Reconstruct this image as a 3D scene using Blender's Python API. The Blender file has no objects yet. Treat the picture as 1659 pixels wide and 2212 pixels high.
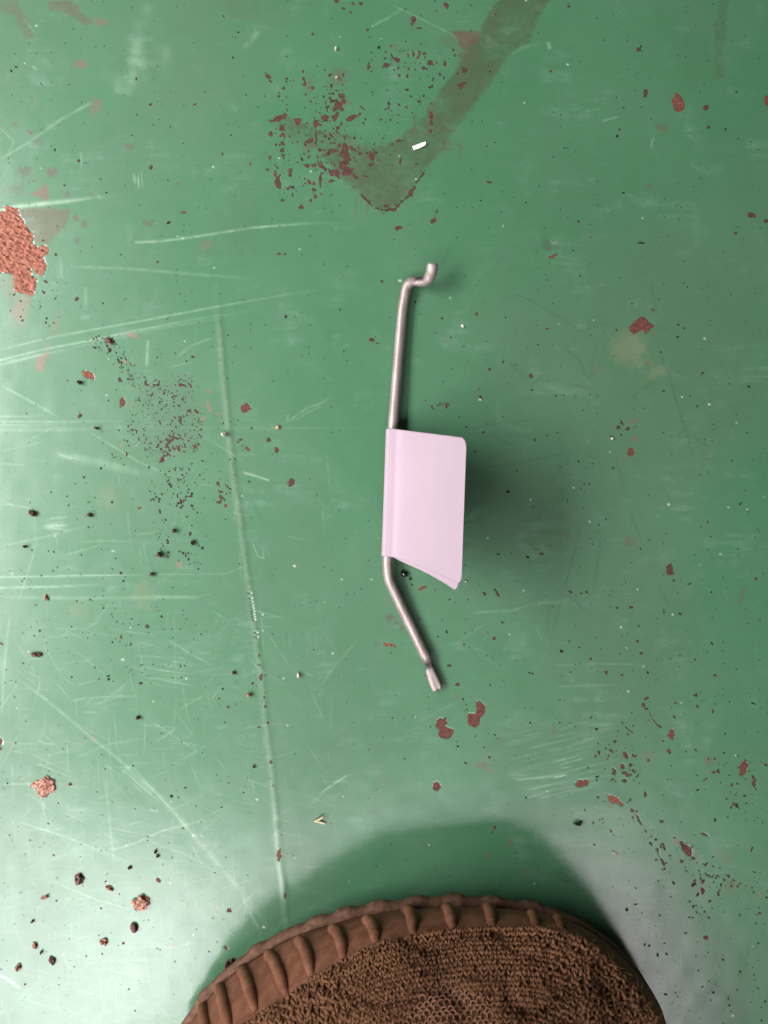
import bpy, bmesh, math, random
import numpy as np
from mathutils import Vector, noise as mnoise

# ------------------------------------------------------------------ camera, world, lamps, exposure
sc = bpy.context.scene
COL = sc.collection
S = 0.2 / 1659.0          # metres on the floor per unit of the measuring frame (1659 x 2212)
H = 0.2004                # camera height above the floor

cd = bpy.data.cameras.new('camera')
cam = bpy.data.objects.new('camera', cd)
COL.objects.link(cam)
cam.location = (0, 0, H)
cam.rotation_euler = (0, 0, 0)
cd.sensor_fit = 'VERTICAL'
cd.sensor_height = 36.0
cd.lens = 36.0 * H / (2212 * S)
cd.clip_start = 0.005
cd.clip_end = 50
cd.dof.use_dof = True
cd.dof.focus_distance = 0.196
cd.dof.aperture_fstop = 17
sc.camera = cam

w = bpy.data.worlds.new('World')
sc.world = w
w.use_nodes = True
bg = w.node_tree.nodes['Background']
bg.inputs['Color'].default_value = (1.0, 0.94, 0.92, 1)
bg.inputs['Strength'].default_value = 0.05

def area(name, loc, target, sx, sy, power, color, spread=180):
    l = bpy.data.lights.new(name, 'AREA')
    l.shape = 'RECTANGLE'; l.size = sx; l.size_y = sy
    l.energy = power; l.color = color; l.spread = math.radians(spread)
    o = bpy.data.objects.new(name, l)
    COL.objects.link(o)
    o.location = loc
    d = Vector(target) - Vector(loc)
    o.rotation_euler = d.to_track_quat('-Z', 'Y').to_euler()
    return o
# added narrow-beam lamp on the left for falloff, and the lit doorway behind the photographer
area('left_falloff_lamp', (-0.515, 0.04, 0.455), (-0.25, 0.03, 0), 0.62, 0.22, 3.6, (1.0, 0.96, 0.97), 88)
area('doorway_light', (0.02, -0.82, 1.27), (0, -0.05, 0), 1.10, 0.40, 9.0, (1.0, 0.96, 0.96))
area('window_light', (-0.72, -0.92, 1.22), (0, -0.05, 0), 0.56, 0.66, 13, (1.0, 0.96, 0.99))

sc.view_settings.view_transform = 'Standard'
sc.view_settings.look = 'None'
sc.view_settings.exposure = 0.0
sc.view_settings.gamma = 1.0

# ------------------------------------------------------------------ helpers
rng = np.random.default_rng(7)
PAN = {'F': (0, 0, 1.82278)}
for i in range(8):
    PAN['P%d' % (i + 1)] = ((i % 2) * 1512, (i // 2) * 1008, 0.9114)
PAN.update({'Q1': (1000, 0, .5425), 'Q2': (300, 1300, .42194), 'Q3': (0, 1900, .48222), 'Q4': (0, 2900, .60277),
            'Q5': (2200, 2700, .49668), 'Q6': (2200, 3400, .49668), 'Q7': (1200, 2700, .5425), 'Q8': (2200, 1100, .49668),
            'Z3': (1450, 2150, .2849), 'Z8': (0, 780, .18083)})
def pf(P, u, v):
    ox, oy, s = PAN[P]
    return ((ox + u * s) / 1.82278, (oy + v * s) / 1.82278)
def ps(P):
    return PAN[P][2] / 1.82278
def world(fx, fy, z=0.0):
    k = S * (H - z) / H
    return Vector(((fx - 829.5) * k, (1106 - fy) * k, z))

def tag(o, label=None, cat=None, group=None, kind=None):
    if label: o['label'] = label
    if cat: o['category'] = cat
    if group: o['group'] = group
    if kind: o['kind'] = kind
    return o
def link(name, me, mat=None, parent=None):
    o = bpy.data.objects.new(name, me)
    COL.objects.link(o)
    if mat is not None and len(me.materials) == 0: me.materials.append(mat)
    if parent is not None: o.parent = parent
    return o
def empty(name, loc=(0, 0, 0)):
    o = bpy.data.objects.new(name, None)
    COL.objects.link(o); o.location = loc
    o.empty_display_size = 0.01
    return o
def mesh_np(name, co, faces, smooth=True):
    me = bpy.data.meshes.new(name)
    co = np.asarray(co, dtype=np.float32)
    faces = np.asarray(faces, dtype=np.int32)
    n, k = faces.shape
    me.vertices.add(len(co)); me.vertices.foreach_set('co', co.ravel())
    me.loops.add(n * k); me.loops.foreach_set('vertex_index', faces.ravel())
    me.polygons.add(n)
    me.polygons.foreach_set('loop_start', np.arange(0, n * k, k, dtype=np.int32))
    try: me.polygons.foreach_set('loop_total', np.full(n, k, dtype=np.int32))
    except Exception: pass
    me.polygons.foreach_set('use_smooth', np.full(n, smooth))
    me.update(calc_edges=True); me.validate()
    return me
def cat(pts, n):
    """Catmull-Rom resample, n points evenly spaced"""
    p = np.asarray(pts, float)
    q = np.vstack([2 * p[0] - p[1], p, 2 * p[-1] - p[-2]])
    out = []
    for i in range(1, len(q) - 2):
        for t in np.linspace(0, 1, 24, endpoint=False):
            a, b, c, d = q[i - 1], q[i], q[i + 1], q[i + 2]
            out.append(0.5 * ((2 * b) + (-a + c) * t + (2 * a - 5 * b + 4 * c - d) * t * t + (-a + 3 * b - 3 * c + d) * t ** 3))
    out.append(p[-1]); out = np.array(out)
    L = np.concatenate([[0], np.cumsum(np.linalg.norm(np.diff(out, axis=0), axis=1))])
    s = np.linspace(0, L[-1], n)
    return np.stack([np.interp(s, L, out[:, j]) for j in range(out.shape[1])], 1)
def vnoise(x, y, seed, freq):
    """smooth value noise in -1..1"""
    r = np.random.default_rng(seed).uniform(-1, 1, (256, 256)).astype(np.float32)
    X = x * freq; Y = y * freq
    xi = np.floor(X).astype(int); yi = np.floor(Y).astype(int)
    fx = (X - xi).astype(np.float32); fy = (Y - yi).astype(np.float32)
    fx = fx * fx * (3 - 2 * fx); fy = fy * fy * (3 - 2 * fy)
    a = r[yi & 255, xi & 255]; b = r[yi & 255, (xi + 1) & 255]
    c = r[(yi + 1) & 255, xi & 255]; d = r[(yi + 1) & 255, (xi + 1) & 255]
    return (a * (1 - fx) + b * fx) * (1 - fy) + (c * (1 - fx) + d * fx) * fy

class NT:
    def __init__(s, name):
        s.m = bpy.data.materials.new(name); s.m.use_nodes = True
        s.t = s.m.node_tree; s.n = s.t.nodes; s.b = s.n['Principled BSDF']
    def new(s, typ, **kw):
        n = s.n.new(typ)
        for k, v in kw.items(): setattr(n, k, v)
        return n
    def ln(s, a, b): s.t.links.new(a, b)
    def math(s, op, a, b=None, clamp=False):
        n = s.new('ShaderNodeMath', operation=op, use_clamp=clamp)
        for i, v in enumerate((a, b)):
            if v is None: continue
            if isinstance(v, (int, float)): n.inputs[i].default_value = v
            else: s.ln(v, n.inputs[i])
        return n.outputs[0]
    def mix(s, f, a, b, blend='MIX'):
        n = s.new('ShaderNodeMix', data_type='RGBA', blend_type=blend)
        for i, v in ((0, f), (6, a), (7, b)):
            if isinstance(v, (int, float)): n.inputs[i].default_value = v
            elif isinstance(v, tuple): n.inputs[i].default_value = (*v, 1)
            else: s.ln(v, n.inputs[i])
        return n.outputs[2]
    def noise(s, scale, detail=4, rough=.55, vec=None, out='Fac', dist=0):
        n = s.new('ShaderNodeTexNoise')
        n.inputs['Scale'].default_value = scale; n.inputs['Detail'].default_value = detail
        n.inputs['Roughness'].default_value = rough; n.inputs['Distortion'].default_value = dist
        if vec is not None: s.ln(vec, n.inputs['Vector'])
        return n.outputs[out]
    def mapr(s, v, a, b, c=0.0, d=1.0, smooth=True):
        n = s.new('ShaderNodeMapRange', interpolation_type='SMOOTHSTEP' if smooth else 'LINEAR')
        s.ln(v, n.inputs[0])
        for i, x in enumerate((a, b, c, d)): n.inputs[i + 1].default_value = x
        return n.outputs[0]
    def scaled(s, vec, x, y, z, rot=0):
        n = s.new('ShaderNodeMapping')
        n.inputs['Scale'].default_value = (x, y, z); n.inputs['Rotation'].default_value = (0, 0, rot)
        s.ln(vec, n.inputs['Vector']); return n.outputs[0]
    def set(s, **kw):
        for k, v in kw.items():
            i = s.b.inputs[k.replace('_', ' ')]
            if isinstance(v, tuple): i.default_value = (*v, 1)
            elif isinstance(v, (int, float)): i.default_value = v
            else: s.ln(v, i)
    def bump(s, h, strength, dist, prev=None):
        n = s.new('ShaderNodeBump')
        n.inputs['Strength'].default_value = strength; n.inputs['Distance'].default_value = dist
        s.ln(h, n.inputs['Height'])
        if prev is not None: s.ln(prev, n.inputs['Normal'])
        return n.outputs[0]

# ------------------------------------------------------------------ painted floor: where the marks are
PITCH = 2.2
X0, X1, Y0, Y1 = -90, 1750, -90, 2302
NX = int((X1 - X0) / PITCH) + 1; NY = int((Y1 - Y0) / PITCH) + 1
gx = (X0 + np.arange(NX) * PITCH).astype(np.float32)
gy = (Y0 + np.arange(NY) * PITCH).astype(np.float32)
A = {k: np.zeros((NY, NX), np.float32) for k in ('tone', 'olive', 'light', 'dark', 'film', 'white', 'dirt_and_shade', 'filmtone')}
CH = np.full((NY, NX), -8, np.float32)      # signed depth inside the nearest paint chip, frame units
ID = np.full((NY, NX), -1, np.int32)
HGT = np.zeros((NY, NX), np.float32)        # metres
n_ids = 0
GX, GY = np.meshgrid(gx, gy)
N1 = vnoise(GX, GY, 1, 1 / 7.0); N2 = vnoise(GX, GY, 2, 1 / 3.2); N3 = vnoise(GX, GY, 3, 1 / 17.0)
NE = .55 * N1 + .35 * N2 + .3 * N3

def box(xa, ya, xb, yb, pad):
    i0 = max(0, int((xa - pad - X0) / PITCH)); i1 = min(NX, int((xb + pad - X0) / PITCH) + 2)
    j0 = max(0, int((ya - pad - Y0) / PITCH)); j1 = min(NY, int((yb + pad - Y0) / PITCH) + 2)
    if i1 <= i0 or j1 <= j0: return None
    return slice(j0, j1), slice(i0, i1)
def sd_poly(pts, sl):
    x = GX[sl]; y = GY[sl]; d = np.full(x.shape, 1e9); inside = np.zeros(x.shape, bool)
    n = len(pts)
    for i in range(n):
        ax, ay = pts[i]; bx, by = pts[(i + 1) % n]
        ex, ey = bx - ax, by - ay
        t = np.clip(((x - ax) * ex + (y - ay) * ey) / (ex * ex + ey * ey + 1e-9), 0, 1)
        d = np.minimum(d, np.hypot(x - ax - t * ex, y - ay - t * ey))
        c = ((ay > y) != (by > y)) & (x < (bx - ax) * (y - ay) / (by - ay + 1e-12) + ax)
        inside ^= c
    return np.where(inside, d, -d)
def d_line(pts, sl):
    x = GX[sl]; y = GY[sl]; d = np.full(x.shape, 1e9); tt = np.zeros(x.shape)
    L = [0]
    for i in range(len(pts) - 1): L.append(L[-1] + math.dist(pts[i], pts[i + 1]))
    for i in range(len(pts) - 1):
        ax, ay = pts[i]; bx, by = pts[i + 1]; ex, ey = bx - ax, by - ay
        t = np.clip(((x - ax) * ex + (y - ay) * ey) / (ex * ex + ey * ey + 1e-9), 0, 1)
        q = np.hypot(x - ax - t * ex, y - ay - t * ey)
        m = q < d
        d = np.where(m, q, d); tt = np.where(m, (L[i] + t * (L[i + 1] - L[i])) / L[-1], tt)
    return d, tt
def bb(pts):
    p = np.array(pts); return p[:, 0].min(), p[:, 1].min(), p[:, 0].max(), p[:, 1].max()
def put_chip(sd, sl, tone, rag, ident):
    sd = sd + NE[sl] * rag
    m = sd > CH[sl]
    CH[sl] = np.where(m, np.clip(sd, -8, 8), CH[sl])
    A['tone'][sl] = np.where(m & (sd > -4), tone, A['tone'][sl])
    if ident >= 0: ID[sl] = np.where(m & (sd > 0), ident, ID[sl])
def ell_sd(fx, fy, rx, ry, ang, sl):
    a = math.radians(ang); x = GX[sl] - fx; y = GY[sl] - fy
    u = x * math.cos(a) + y * math.sin(a); v = -x * math.sin(a) + y * math.cos(a)
    r = np.sqrt((u / rx) ** 2 + (v / ry) ** 2)
    return (1 - r) * min(rx, ry)
def chip(fx, fy, rx, ry, ang=0, tone=.25, rag=None):
    global n_ids
    m = max(rx, ry)
    sl = box(fx - m, fy - m, fx + m, fy + m, 10)
    if sl is None: return
    r = min(rx, ry)
    big = rx * ry > 20
    put_chip(ell_sd(fx, fy, rx, ry, ang, sl), sl, tone, min(.95 * r, 5.0) if rag is None else rag, n_ids if big else -1)
    if big: n_ids += 1
def chip_poly(pts, tone=.25, rag=2.5):
    global n_ids
    sl = box(*bb(pts), 12)
    put_chip(sd_poly(pts, sl), sl, tone, rag, n_ids); n_ids += 1
def film(fx, fy, rx, ry, ang=0, alpha=.5, tone=.3, soft=3):
    soft = max(3, .7 * min(rx, ry))
    m = max(rx, ry); sl = box(fx - m, fy - m, fx + m, fy + m, 12)
    if sl is None: return
    sd = ell_sd(fx, fy, rx, ry, ang, sl) + NE[sl] * min(1.0 * min(rx, ry), 14)
    f = np.clip(sd / soft + .5, 0, 1) * alpha
    A['filmtone'][sl] = np.where(f > A['film'][sl], tone, A['filmtone'][sl])
    A['film'][sl] = np.maximum(A['film'][sl], f)
def film_poly(pts, alpha=.6, tone=.3, soft=4, rag=4):
    sl = box(*bb(pts), 14)
    f = np.clip((sd_poly(pts, sl) + NE[sl] * rag) / soft + .5, 0, 1) * alpha
    A['filmtone'][sl] = np.where(f > A['film'][sl], tone, A['filmtone'][sl])
    A['film'][sl] = np.maximum(A['film'][sl], f)
def olive(pts, val, rag=3, soft=3):
    sl = box(*bb(pts), 30)
    f = np.clip((sd_poly(pts, sl) + NE[sl] * rag) / soft + .5, 0, 1) * val
    A['olive'][sl] = np.maximum(A['olive'][sl], f)
def scratch(pts, width, val, fade=(0, 0), chan='light', broken=.5, seed=0, depth=0.0):
    sl = box(*bb(pts), width * 3 + 4)
    if sl is None: return
    d, t = d_line(pts, sl)
    wid = max(width, 1.15); val2 = val * min(1, width / 1.15 + .15)
    f = np.exp(-(d / wid) ** 2) * val2
    if fade[0] > 0: f *= np.clip(t / fade[0], 0, 1)
    if fade[1] > 0: f *= np.clip((1 - t) / fade[1], 0, 1)
    L = sum(math.dist(pts[i], pts[i + 1]) for i in range(len(pts) - 1))
    r = np.random.default_rng(int(seed + abs(pts[0][0]) * 7 + abs(pts[0][1]) * 13)).uniform(0, 1, max(3, int(L / 9)))
    br = np.interp(t, np.linspace(0, 1, len(r)), r)
    f *= 1 - broken + broken * br * 1.6
    A[chan][sl] = np.maximum(A[chan][sl], f) if chan != 'light' else np.minimum(1, A[chan][sl] + f)
    if depth: HGT[sl] -= (np.exp(-(d / wid) ** 2) * depth).astype(np.float32)
def P(name, *uv):
    return [pf(name, u, v) for u, v in uv]
def chips(name, rows, tone=.25):
    s = ps(name)
    for r in rows:
        u, v, rx = r[:3]; ry = r[3] if len(r) > 3 else rx
        ang = r[4] if len(r) > 4 else 0; tn = r[5] if len(r) > 5 else tone
        fx, fy = pf(name, u, v)
        chip(fx, fy, max(rx * s, 1.3), max(ry * s, 1.3), ang, tn)
def films(name, rows, alpha=.5, tone=.3):
    s = ps(name)
    for r in rows:
        u, v, rx, ry = r[:4]; ang = r[4] if len(r) > 4 else 0
        al = r[5] if len(r) > 5 else alpha
        fx, fy = pf(name, u, v); film(fx, fy, rx * s, ry * s, ang, al, tone)
def cluster(pts, n, r0=.9, r1=2.6, tone=.12, seed=0, power=2.5, stretch=1.6):
    g = np.random.default_rng(seed); a = bb(pts); k = 0
    path = [tuple(p) for p in pts]
    while k < n:
        x = g.uniform(a[0], a[2]); y = g.uniform(a[1], a[3]); ins = False
        for i in range(len(path)):
            (ax, ay), (bx, by) = path[i], path[(i + 1) % len(path)]
            if (ay > y) != (by > y) and x < (bx - ax) * (y - ay) / (by - ay) + ax: ins = not ins
        if not ins: continue
        k += 1
        r = r0 + (r1 - r0) * g.random() ** power
        chip(x, y, max(1.25, r * g.uniform(1, stretch)), max(1.1, r), g.uniform(0, 180), np.clip(tone + g.normal(0, .08), 0, 1))

# --- rust chips, read off the photograph panel by panel
chips('Q1', [(598,10,14,12),(645,60,14,10),(720,28,12,10),(775,28,17,14),(700,92,9),(425,250,13,10),(820,217,11,9),(1400,38,13,17),(1320,82,10,8),
 (1155,150,20,32,15),(1190,205,25,8,-10),(100,555,18,12,30),(120,592,16,6,40),(355,520,8,16),(360,570,10,14),(360,612,18,13),(215,640,12,14),(545,550,9,12),
 (560,630,9,26),(605,660,18,6),(630,698,22,13,-20),(612,765,30,28),(580,800,18,17),(580,850,18,24),(515,862,25,25,-30),(715,850,48,17,-20),(690,870,22,9),
 (410,740,10,8),(175,860,50,14,-20),(225,832,18,15),(325,875,28,22,0,.3),(445,895,13,32),(450,1000,7,100,-3),(205,970,13,8),(125,970,15,16),(207,1085,14,18),
 (207,1130,16,11),(400,1025,38,14,-20),(655,1000,12,32),(660,1090,27,70),(675,1160,17,50),(573,1092,22,17),(585,1255,45,28),(680,1245,40,30),(640,1220,30,22),
 (490,1210,28,18,30),(460,1150,7,35,-8),(855,1130,21,58),(850,1190,20,14),(770,1120,13,11),(740,1290,14,12),(800,1280,22,7),(620,920,7,22,20),(265,1240,20,18,-40),
 (260,1270,10,18),(175,1330,24,46,-15),(245,1375,10,12),(480,1320,11,50),(485,1405,10,14),(433,1380,18,11,-20),(345,1503,22,14),(205,1455,12,7),(98,1232,16,7),
 (385,1205,14,10),(1060,1020,28,11),(1060,1175,7,22,15),(1180,1190,15,9),(1040,440,32,18,35),(960,470,17,16),(828,490,14,18),(1280,455,22,18,30),(1300,475,10,9),
 (1385,460,12,24,15),(1120,505,9,9),(1110,555,11,16),(1155,395,12,18),(1530,505,28,20,30),(1500,625,15,18),(1525,605,14,8),(1350,540,9,14),(1485,405,9,9),
 (1230,495,11,13),(1285,860,12,85),(1280,950,10,28),(1305,1600,14,22,30),(1320,1550,4,30,20),(960,1490,22,13),(1140,1385,18,34,40),(1010,1520,20,12)], .2)
films('Q1', [(1025,340,24,26),(400,1070,40,34,-30),(1170,880,14,75),(1500,1090,12,95),(1400,1060,34,34),(780,1480,8,40),(740,1510,7,50),(820,1490,9,55),(650,740,60,30),(620,545,60,60),(1285,860,24,110,0,.45),(400,600,30,60,0,.3)], .4, .1)
cluster(P('Q1',(120,520),(360,500),(640,470),(680,700),(770,850),(700,1250),(560,1330),(420,1520),(160,1400),(90,1150),(200,800)), 330, 1.0, 3.0, .2, 11)
cluster(P('Q1',(420,950),(760,950),(760,1300),(420,1260)), 90, 1.0, 3.4, .22, 16)
cluster(P('Q1',(520,650),(680,650),(640,900),(450,900)), 50, 1.0, 3.4, .22, 17)
cluster(P('Q1',(760,360),(1450,320),(1480,540),(1300,640),(1100,900),(780,900),(760,600)), 110, 1.1, 3.0, .15, 12)
cluster(P('Q1',(720,960),(940,960),(1080,1120),(900,1180),(720,1140)), 25, 1.1, 2.6, .15, 13)
cluster(P('Q1',(190,900),(220,900),(225,1150),(190,1150)), 22, 1.2, 3.0, .2, 14)
cluster(P('Q1',(900,300),(1250,300),(1250,500),(900,500)), 36, 1.2, 3.4, .2, 15)
film_poly(P('Q1',(1415,225),(1645,225),(1630,300),(1550,370),(1490,335),(1470,280)), .75, .18)
films('Q1', [(1520,390,55,60,0,.35),(1420,300,50,50,0,.25)], .3, .12)
e = P('Q1',(1260,1210),(1215,1275),(1170,1345),(1140,1400),(1090,1450),(1030,1500),(1000,1525),(920,1530),(860,1500),(800,1440),(780,1415))
for i in range(len(e) - 1):
    (ax, ay), (bx, by) = e[i], e[i + 1]
    for t in np.linspace(0, 1, 5, endpoint=False):
        chip(ax + (bx - ax) * t + rng.normal(0, .8), ay + (by - ay) * t + rng.normal(0, .8), 4.2, 2.4, math.degrees(math.atan2(by - ay, bx - ax)), .18)
chips('P2', [(1270,447,25,39,-8,.5),(1130,402,11,18),(1098,215,9,9),(1655,440,10,20,0,.5),(1590,928,16,12),(1655,955,12,9),(270,20,9),(797,28,7,6),(998,30,8),(455,788,8,5),(1522,400,7,5),(1005,588,8,7,0,.0),
 (720,308,8,6),(1035,835,6,5,0,0),(60,985,14,7,-10),(110,968,6,6),(1390,465,12,9),(1400,550,8),(1520,1008,8,5),(1110,1050,14,4,0,.02),(735,1102,12,5,0,.5)], .2)
film_poly(P('P2',(690,1030),(760,1035),(770,1075),(700,1085),(680,1060)), .3, .0)
films('P2', [(1200,552,22,14),(1145,805,12,10)], .4, .2)
# top left quarter
films('P1', [(345,275,26,14),(410,455,26,28,0,.45),(435,95,24,20,0,.5),(378,95,20,14,0,.5),(885,1060,30,26,0,.25)], .55, .35)
films('P1', [(155,620,24,20),(225,745,24,22),(108,738,26,24),(130,572,18,12),(555,632,20,17),(630,965,18,14),(335,1040,14,14),(360,968,18,14),(328,942,16,14),(290,840,14,13),(770,795,8,8),(65,540,12,12),(145,780,15,10),(60,820,40,28,0,.3),(395,840,14,9)], .6, .08)
chips('P1', [(72,290,8,5,0,.0),(340,692,8,8),(792,918,20,6,-25,.4),(730,962,12,5,-20,.0),(650,722,6,8),(650,452,8,5),(590,495,8,4,30,.4),(838,452,9,4,-25,.4),(1080,710,5,9,0,.5),(1205,1098,8,6),(1230,1100,8,6),(240,1100,8,6)], .2)
film_poly(P('P1',(135,832),(165,825),(180,808),(195,790),(214,830),(212,858),(190,870),(170,845),(140,850)), .7, .3, 4, 5)
film_poly(P('P1',(200,0),(310,0),(350,50),(410,100),(370,110),(300,60),(210,35)), .55, .1, 5, 6)
film_poly(P('P1',(0,0),(70,0),(120,90),(150,160),(110,170),(60,70),(0,50)), .4, .1, 5, 6)
film_poly(P('P1',(100,905),(300,905),(300,950),(265,995),(255,960),(215,940),(200,1010),(215,1060),(160,1050),(120,960)), .55, .22, 5, 7)
# the big rust patch at the left edge
rust_poly = P('Z8',(-700,420),(-200,330),(0,300),(110,290),(110,190),(270,190),(390,240),(380,330),(500,480),(600,680),(740,760),(700,940),(820,1060),(960,1020),(1060,1120),(1040,1200),
 (950,1290),(1030,1450),(940,1680),(820,1650),(700,1560),(690,1700),(800,1760),(770,2000),(700,2130),(560,2100),(330,2020),(310,1820),(260,1640),(140,1640),(0,1630),(-400,1500),(-700,1300))
RUST_ID = n_ids
chip_poly(rust_poly, .95, 4.2)
film_poly(P('Z8',(390,240),(900,200),(1400,260),(1530,330),(1480,520),(1320,720),(1040,1000),(740,740),(600,600)), .5, .25, 5, 7)
film_poly(P('Z8',(0,1640),(270,1650),(330,2050),(700,2140),(640,2350),(300,2330),(0,2000)), .25, .3, 6, 7)
films('P3', [(85,240,30,70,0,.45),(105,200,20,30,0,.5),(235,310,14,70,20,.25),(200,430,14,50,20,.3)], .4, .4)
film_poly(P('P3',(158,440),(185,420),(205,425),(190,470),(188,495),(165,500),(152,480)), .6, .45, 3, 3)
cluster(P('P3',(0,60),(330,120),(330,300),(0,310)), 40, 1.1, 2.6, .15, 21)
chips('P3', [(330,185,10,7,-20),(345,690,8,8),(445,205,4),(680,25,8),(290,538,9,6),(345,548,9,8),(1160,795,9,8),(1195,835,8,10),(1260,985,11,18),(1635,378,14,6,0,.15),(1605,360,10,12,-40),(1235,262,5,10,0,.05),
 (1485,410,5,8),(1650,110,8,6),(1470,230,5,5,0,.0),(830,435,7,6),(985,343,4),(940,985,7)], .2)
chips('Q2', [(115,415,60,40,28,.62),(425,675,32,50,-12,.35),(1575,725,40,42,-10,.45),(1600,1108,25,18,30,.35),(1535,1020,16,11),(1510,1045,9,8),(1545,1080,8,10),(1080,1245,20,13,-30),(1180,1220,16,9),
 (680,1280,14,15),(805,1210,19,20),(340,1160,20,12),(350,1187,14,7),(470,1160,12,18),(975,510,28,12),(70,1372,13,12),(1390,1640,16,16,0,.5),(1345,1600,13,25,20),(1350,1510,18,11),(1325,1440,16,11),
 (975,845,12,10,0,.1),(845,1022,12,10),(1050,750,22,9),(310,735,8,14,0,.5),(195,915,14,12,0,.3),(1085,245,14,9,0,.0),(1030,295,10,10),(595,1655,35,12,0,.6),(1475,1210,12,8,0,.05),(1370,870,8,12),(1340,1320,10,12)], .2)
films('Q2', [(518,700,10,36,0,.65),(520,48,48,24,30,.75),(1240,730,18,42,-12,.65),(1240,570,30,18,30,.45),(1180,827,18,18,0,.7),(455,290,18,11,0,.7),(485,318,12,12,0,.7),(1320,785,40,8,-10,.4),(420,1085,14,30,0,.4),(540,1095,8,30,15,.4),(445,395,14,20,0,.5)], .6, .5)
cluster(P('Q2',(120,20),(340,60),(480,180),(540,500),(400,500),(330,280),(150,190)), 120, 1.0, 2.6, .12, 31)
cluster(P('Q2',(400,380),(1080,420),(1130,680),(1180,800),(1160,1120),(900,1200),(600,1180),(420,1040),(560,560)), 520, .9, 1.8, .22, 32, 3)
cluster(P('Q2',(880,960),(1160,1000),(1160,1120),(870,1210),(780,1220)), 130, .9, 2.0, .25, 33)
cluster(P('Q2',(640,440),(860,480),(860,700),(700,720),(640,560)), 60, .9, 2.0, .22, 38)
cluster(P('Q2',(760,1280),(1060,1270),(1050,1480),(860,1460)), 60, .9, 1.9, .22, 34)
cluster(P('Q2',(700,1400),(1250,1300),(1250,1640),(700,1650)), 60, 1.0, 2.2, .1, 35)
cluster(P('Q2',(0,0),(1650,0),(1650,1650),(0,1650)), 120, .9, 1.9, .03, 36)
cluster(P('Q2',(1290,1380),(1460,1380),(1440,1560),(1300,1640)), 40, 1.1, 2.6, .25, 37)
film_poly(P('Q2',(520,480),(1080,430),(1170,800),(1150,1130),(800,1210),(560,1150),(640,800)), .16, .0, 30, 10)
# left middle and lower left
chips('Q3', [(1140,212,22,15,0,.65),(735,265,22,15),(295,1002,20,11,0,.6),(10,1315,20,12,30,.6),(990,1270,9,12,0,.4),(1065,1320,7,12,20),(920,990,7,20,10,.05),(1200,1175,17,12,30),(755,205,8),(1550,412,14,12),(1475,205,10,8),
 (1370,605,13,8,-30,.4),(560,187,9,9),(920,707,10,6),(985,738,10,9),(1020,770,8),(1410,858,9,6),(735,957,7,7),(845,1025,7,8,30,.0),(910,1076,8,6,0,.0),(1030,1330,8,8,0,.1),(1150,1638,10,8),(1305,235,9,18,-15),(1475,150,9,11),(1540,628,9,9)], .15)
films('Q3', [(1460,675,20,24,30,.5),(370,1020,10,8,30,.5),(150,800,10,3,0,.4),(700,310,60,3,40,.4)], .5, .5)
cluster(P('Q3',(0,0),(1659,0),(1659,1659),(0,1659)), 190, .9, 2.0, .02, 41)
cluster(P('Q3',(1250,80),(1659,60),(1659,720),(1300,700)), 70, 1.0, 2.4, .1, 42)
cluster(P('Q3',(1000,1500),(1250,1480),(1250,1659),(1000,1659)), 14, 1.2, 2.6, .05, 43)
films('Q3', [(1160,920,90,110,0,.22),(640,1040,80,60,0,.12),(880,130,80,90,0,.15)], .2, .8)
chips('Q4', [(1035,940,10,14,-30,.4),(1500,1138,14,12,0,.4),(1480,1385,10,20,-40,.4),(1195,600,12,5,20,.5),(1125,790,12,9,0,.2),(805,1350,8,8,0,.5),(780,1030,5),(0,75,12,14,0,.5),(5,40,8,30,0,.5),(350,775,7,6,0,.4),(965,655,10,6,0,.4),
 (20,1330,6),(370,1070,8,6),(1330,845,7,6,0,.0),(1475,788,9,8,0,.05),(1590,365,9,9,0,.0),(1165,397,7,8,0,.0),(1120,390,7,8,0,.0)], .15)
films('Q4', [(615,20,26,8,40,.5),(575,-50,26,8,40,.5),(1300,700,30,8,35,.3),(1415,1110,12,22,0,.4),(1135,1365,8,12,0,.5)], .5, .45)
cluster(P('Q4',(0,0),(1659,0),(1659,1300),(1200,1659),(0,1659)), 170, .9, 1.9, .0, 44)
# ridge rust
chips('P5', [(1130,715,7,12,0,.4),(1145,840,5,6,0,.4),(1120,660,4,6,0,.4),(1118,620,4,10,0,.4),(1155,910,6,5),(1170,1080,5,6),(1140,800,4,6),(1090,740,6,6),(1020,730,7,5),(962,765,4,5,0,.0),(945,805,5),(985,842,5)], .3)
chips('P7', [(1207,370,10,28,0,.5),(1232,550,5,10,0,.4),(1188,230,4,3),(1180,75,5,4),(1165,45,4),(1218,290,4)], .3)
cluster(P('P5',(1080,650),(1160,650),(1170,960),(1100,960)), 26, 1.0, 2.2, .25, 45)
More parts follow.
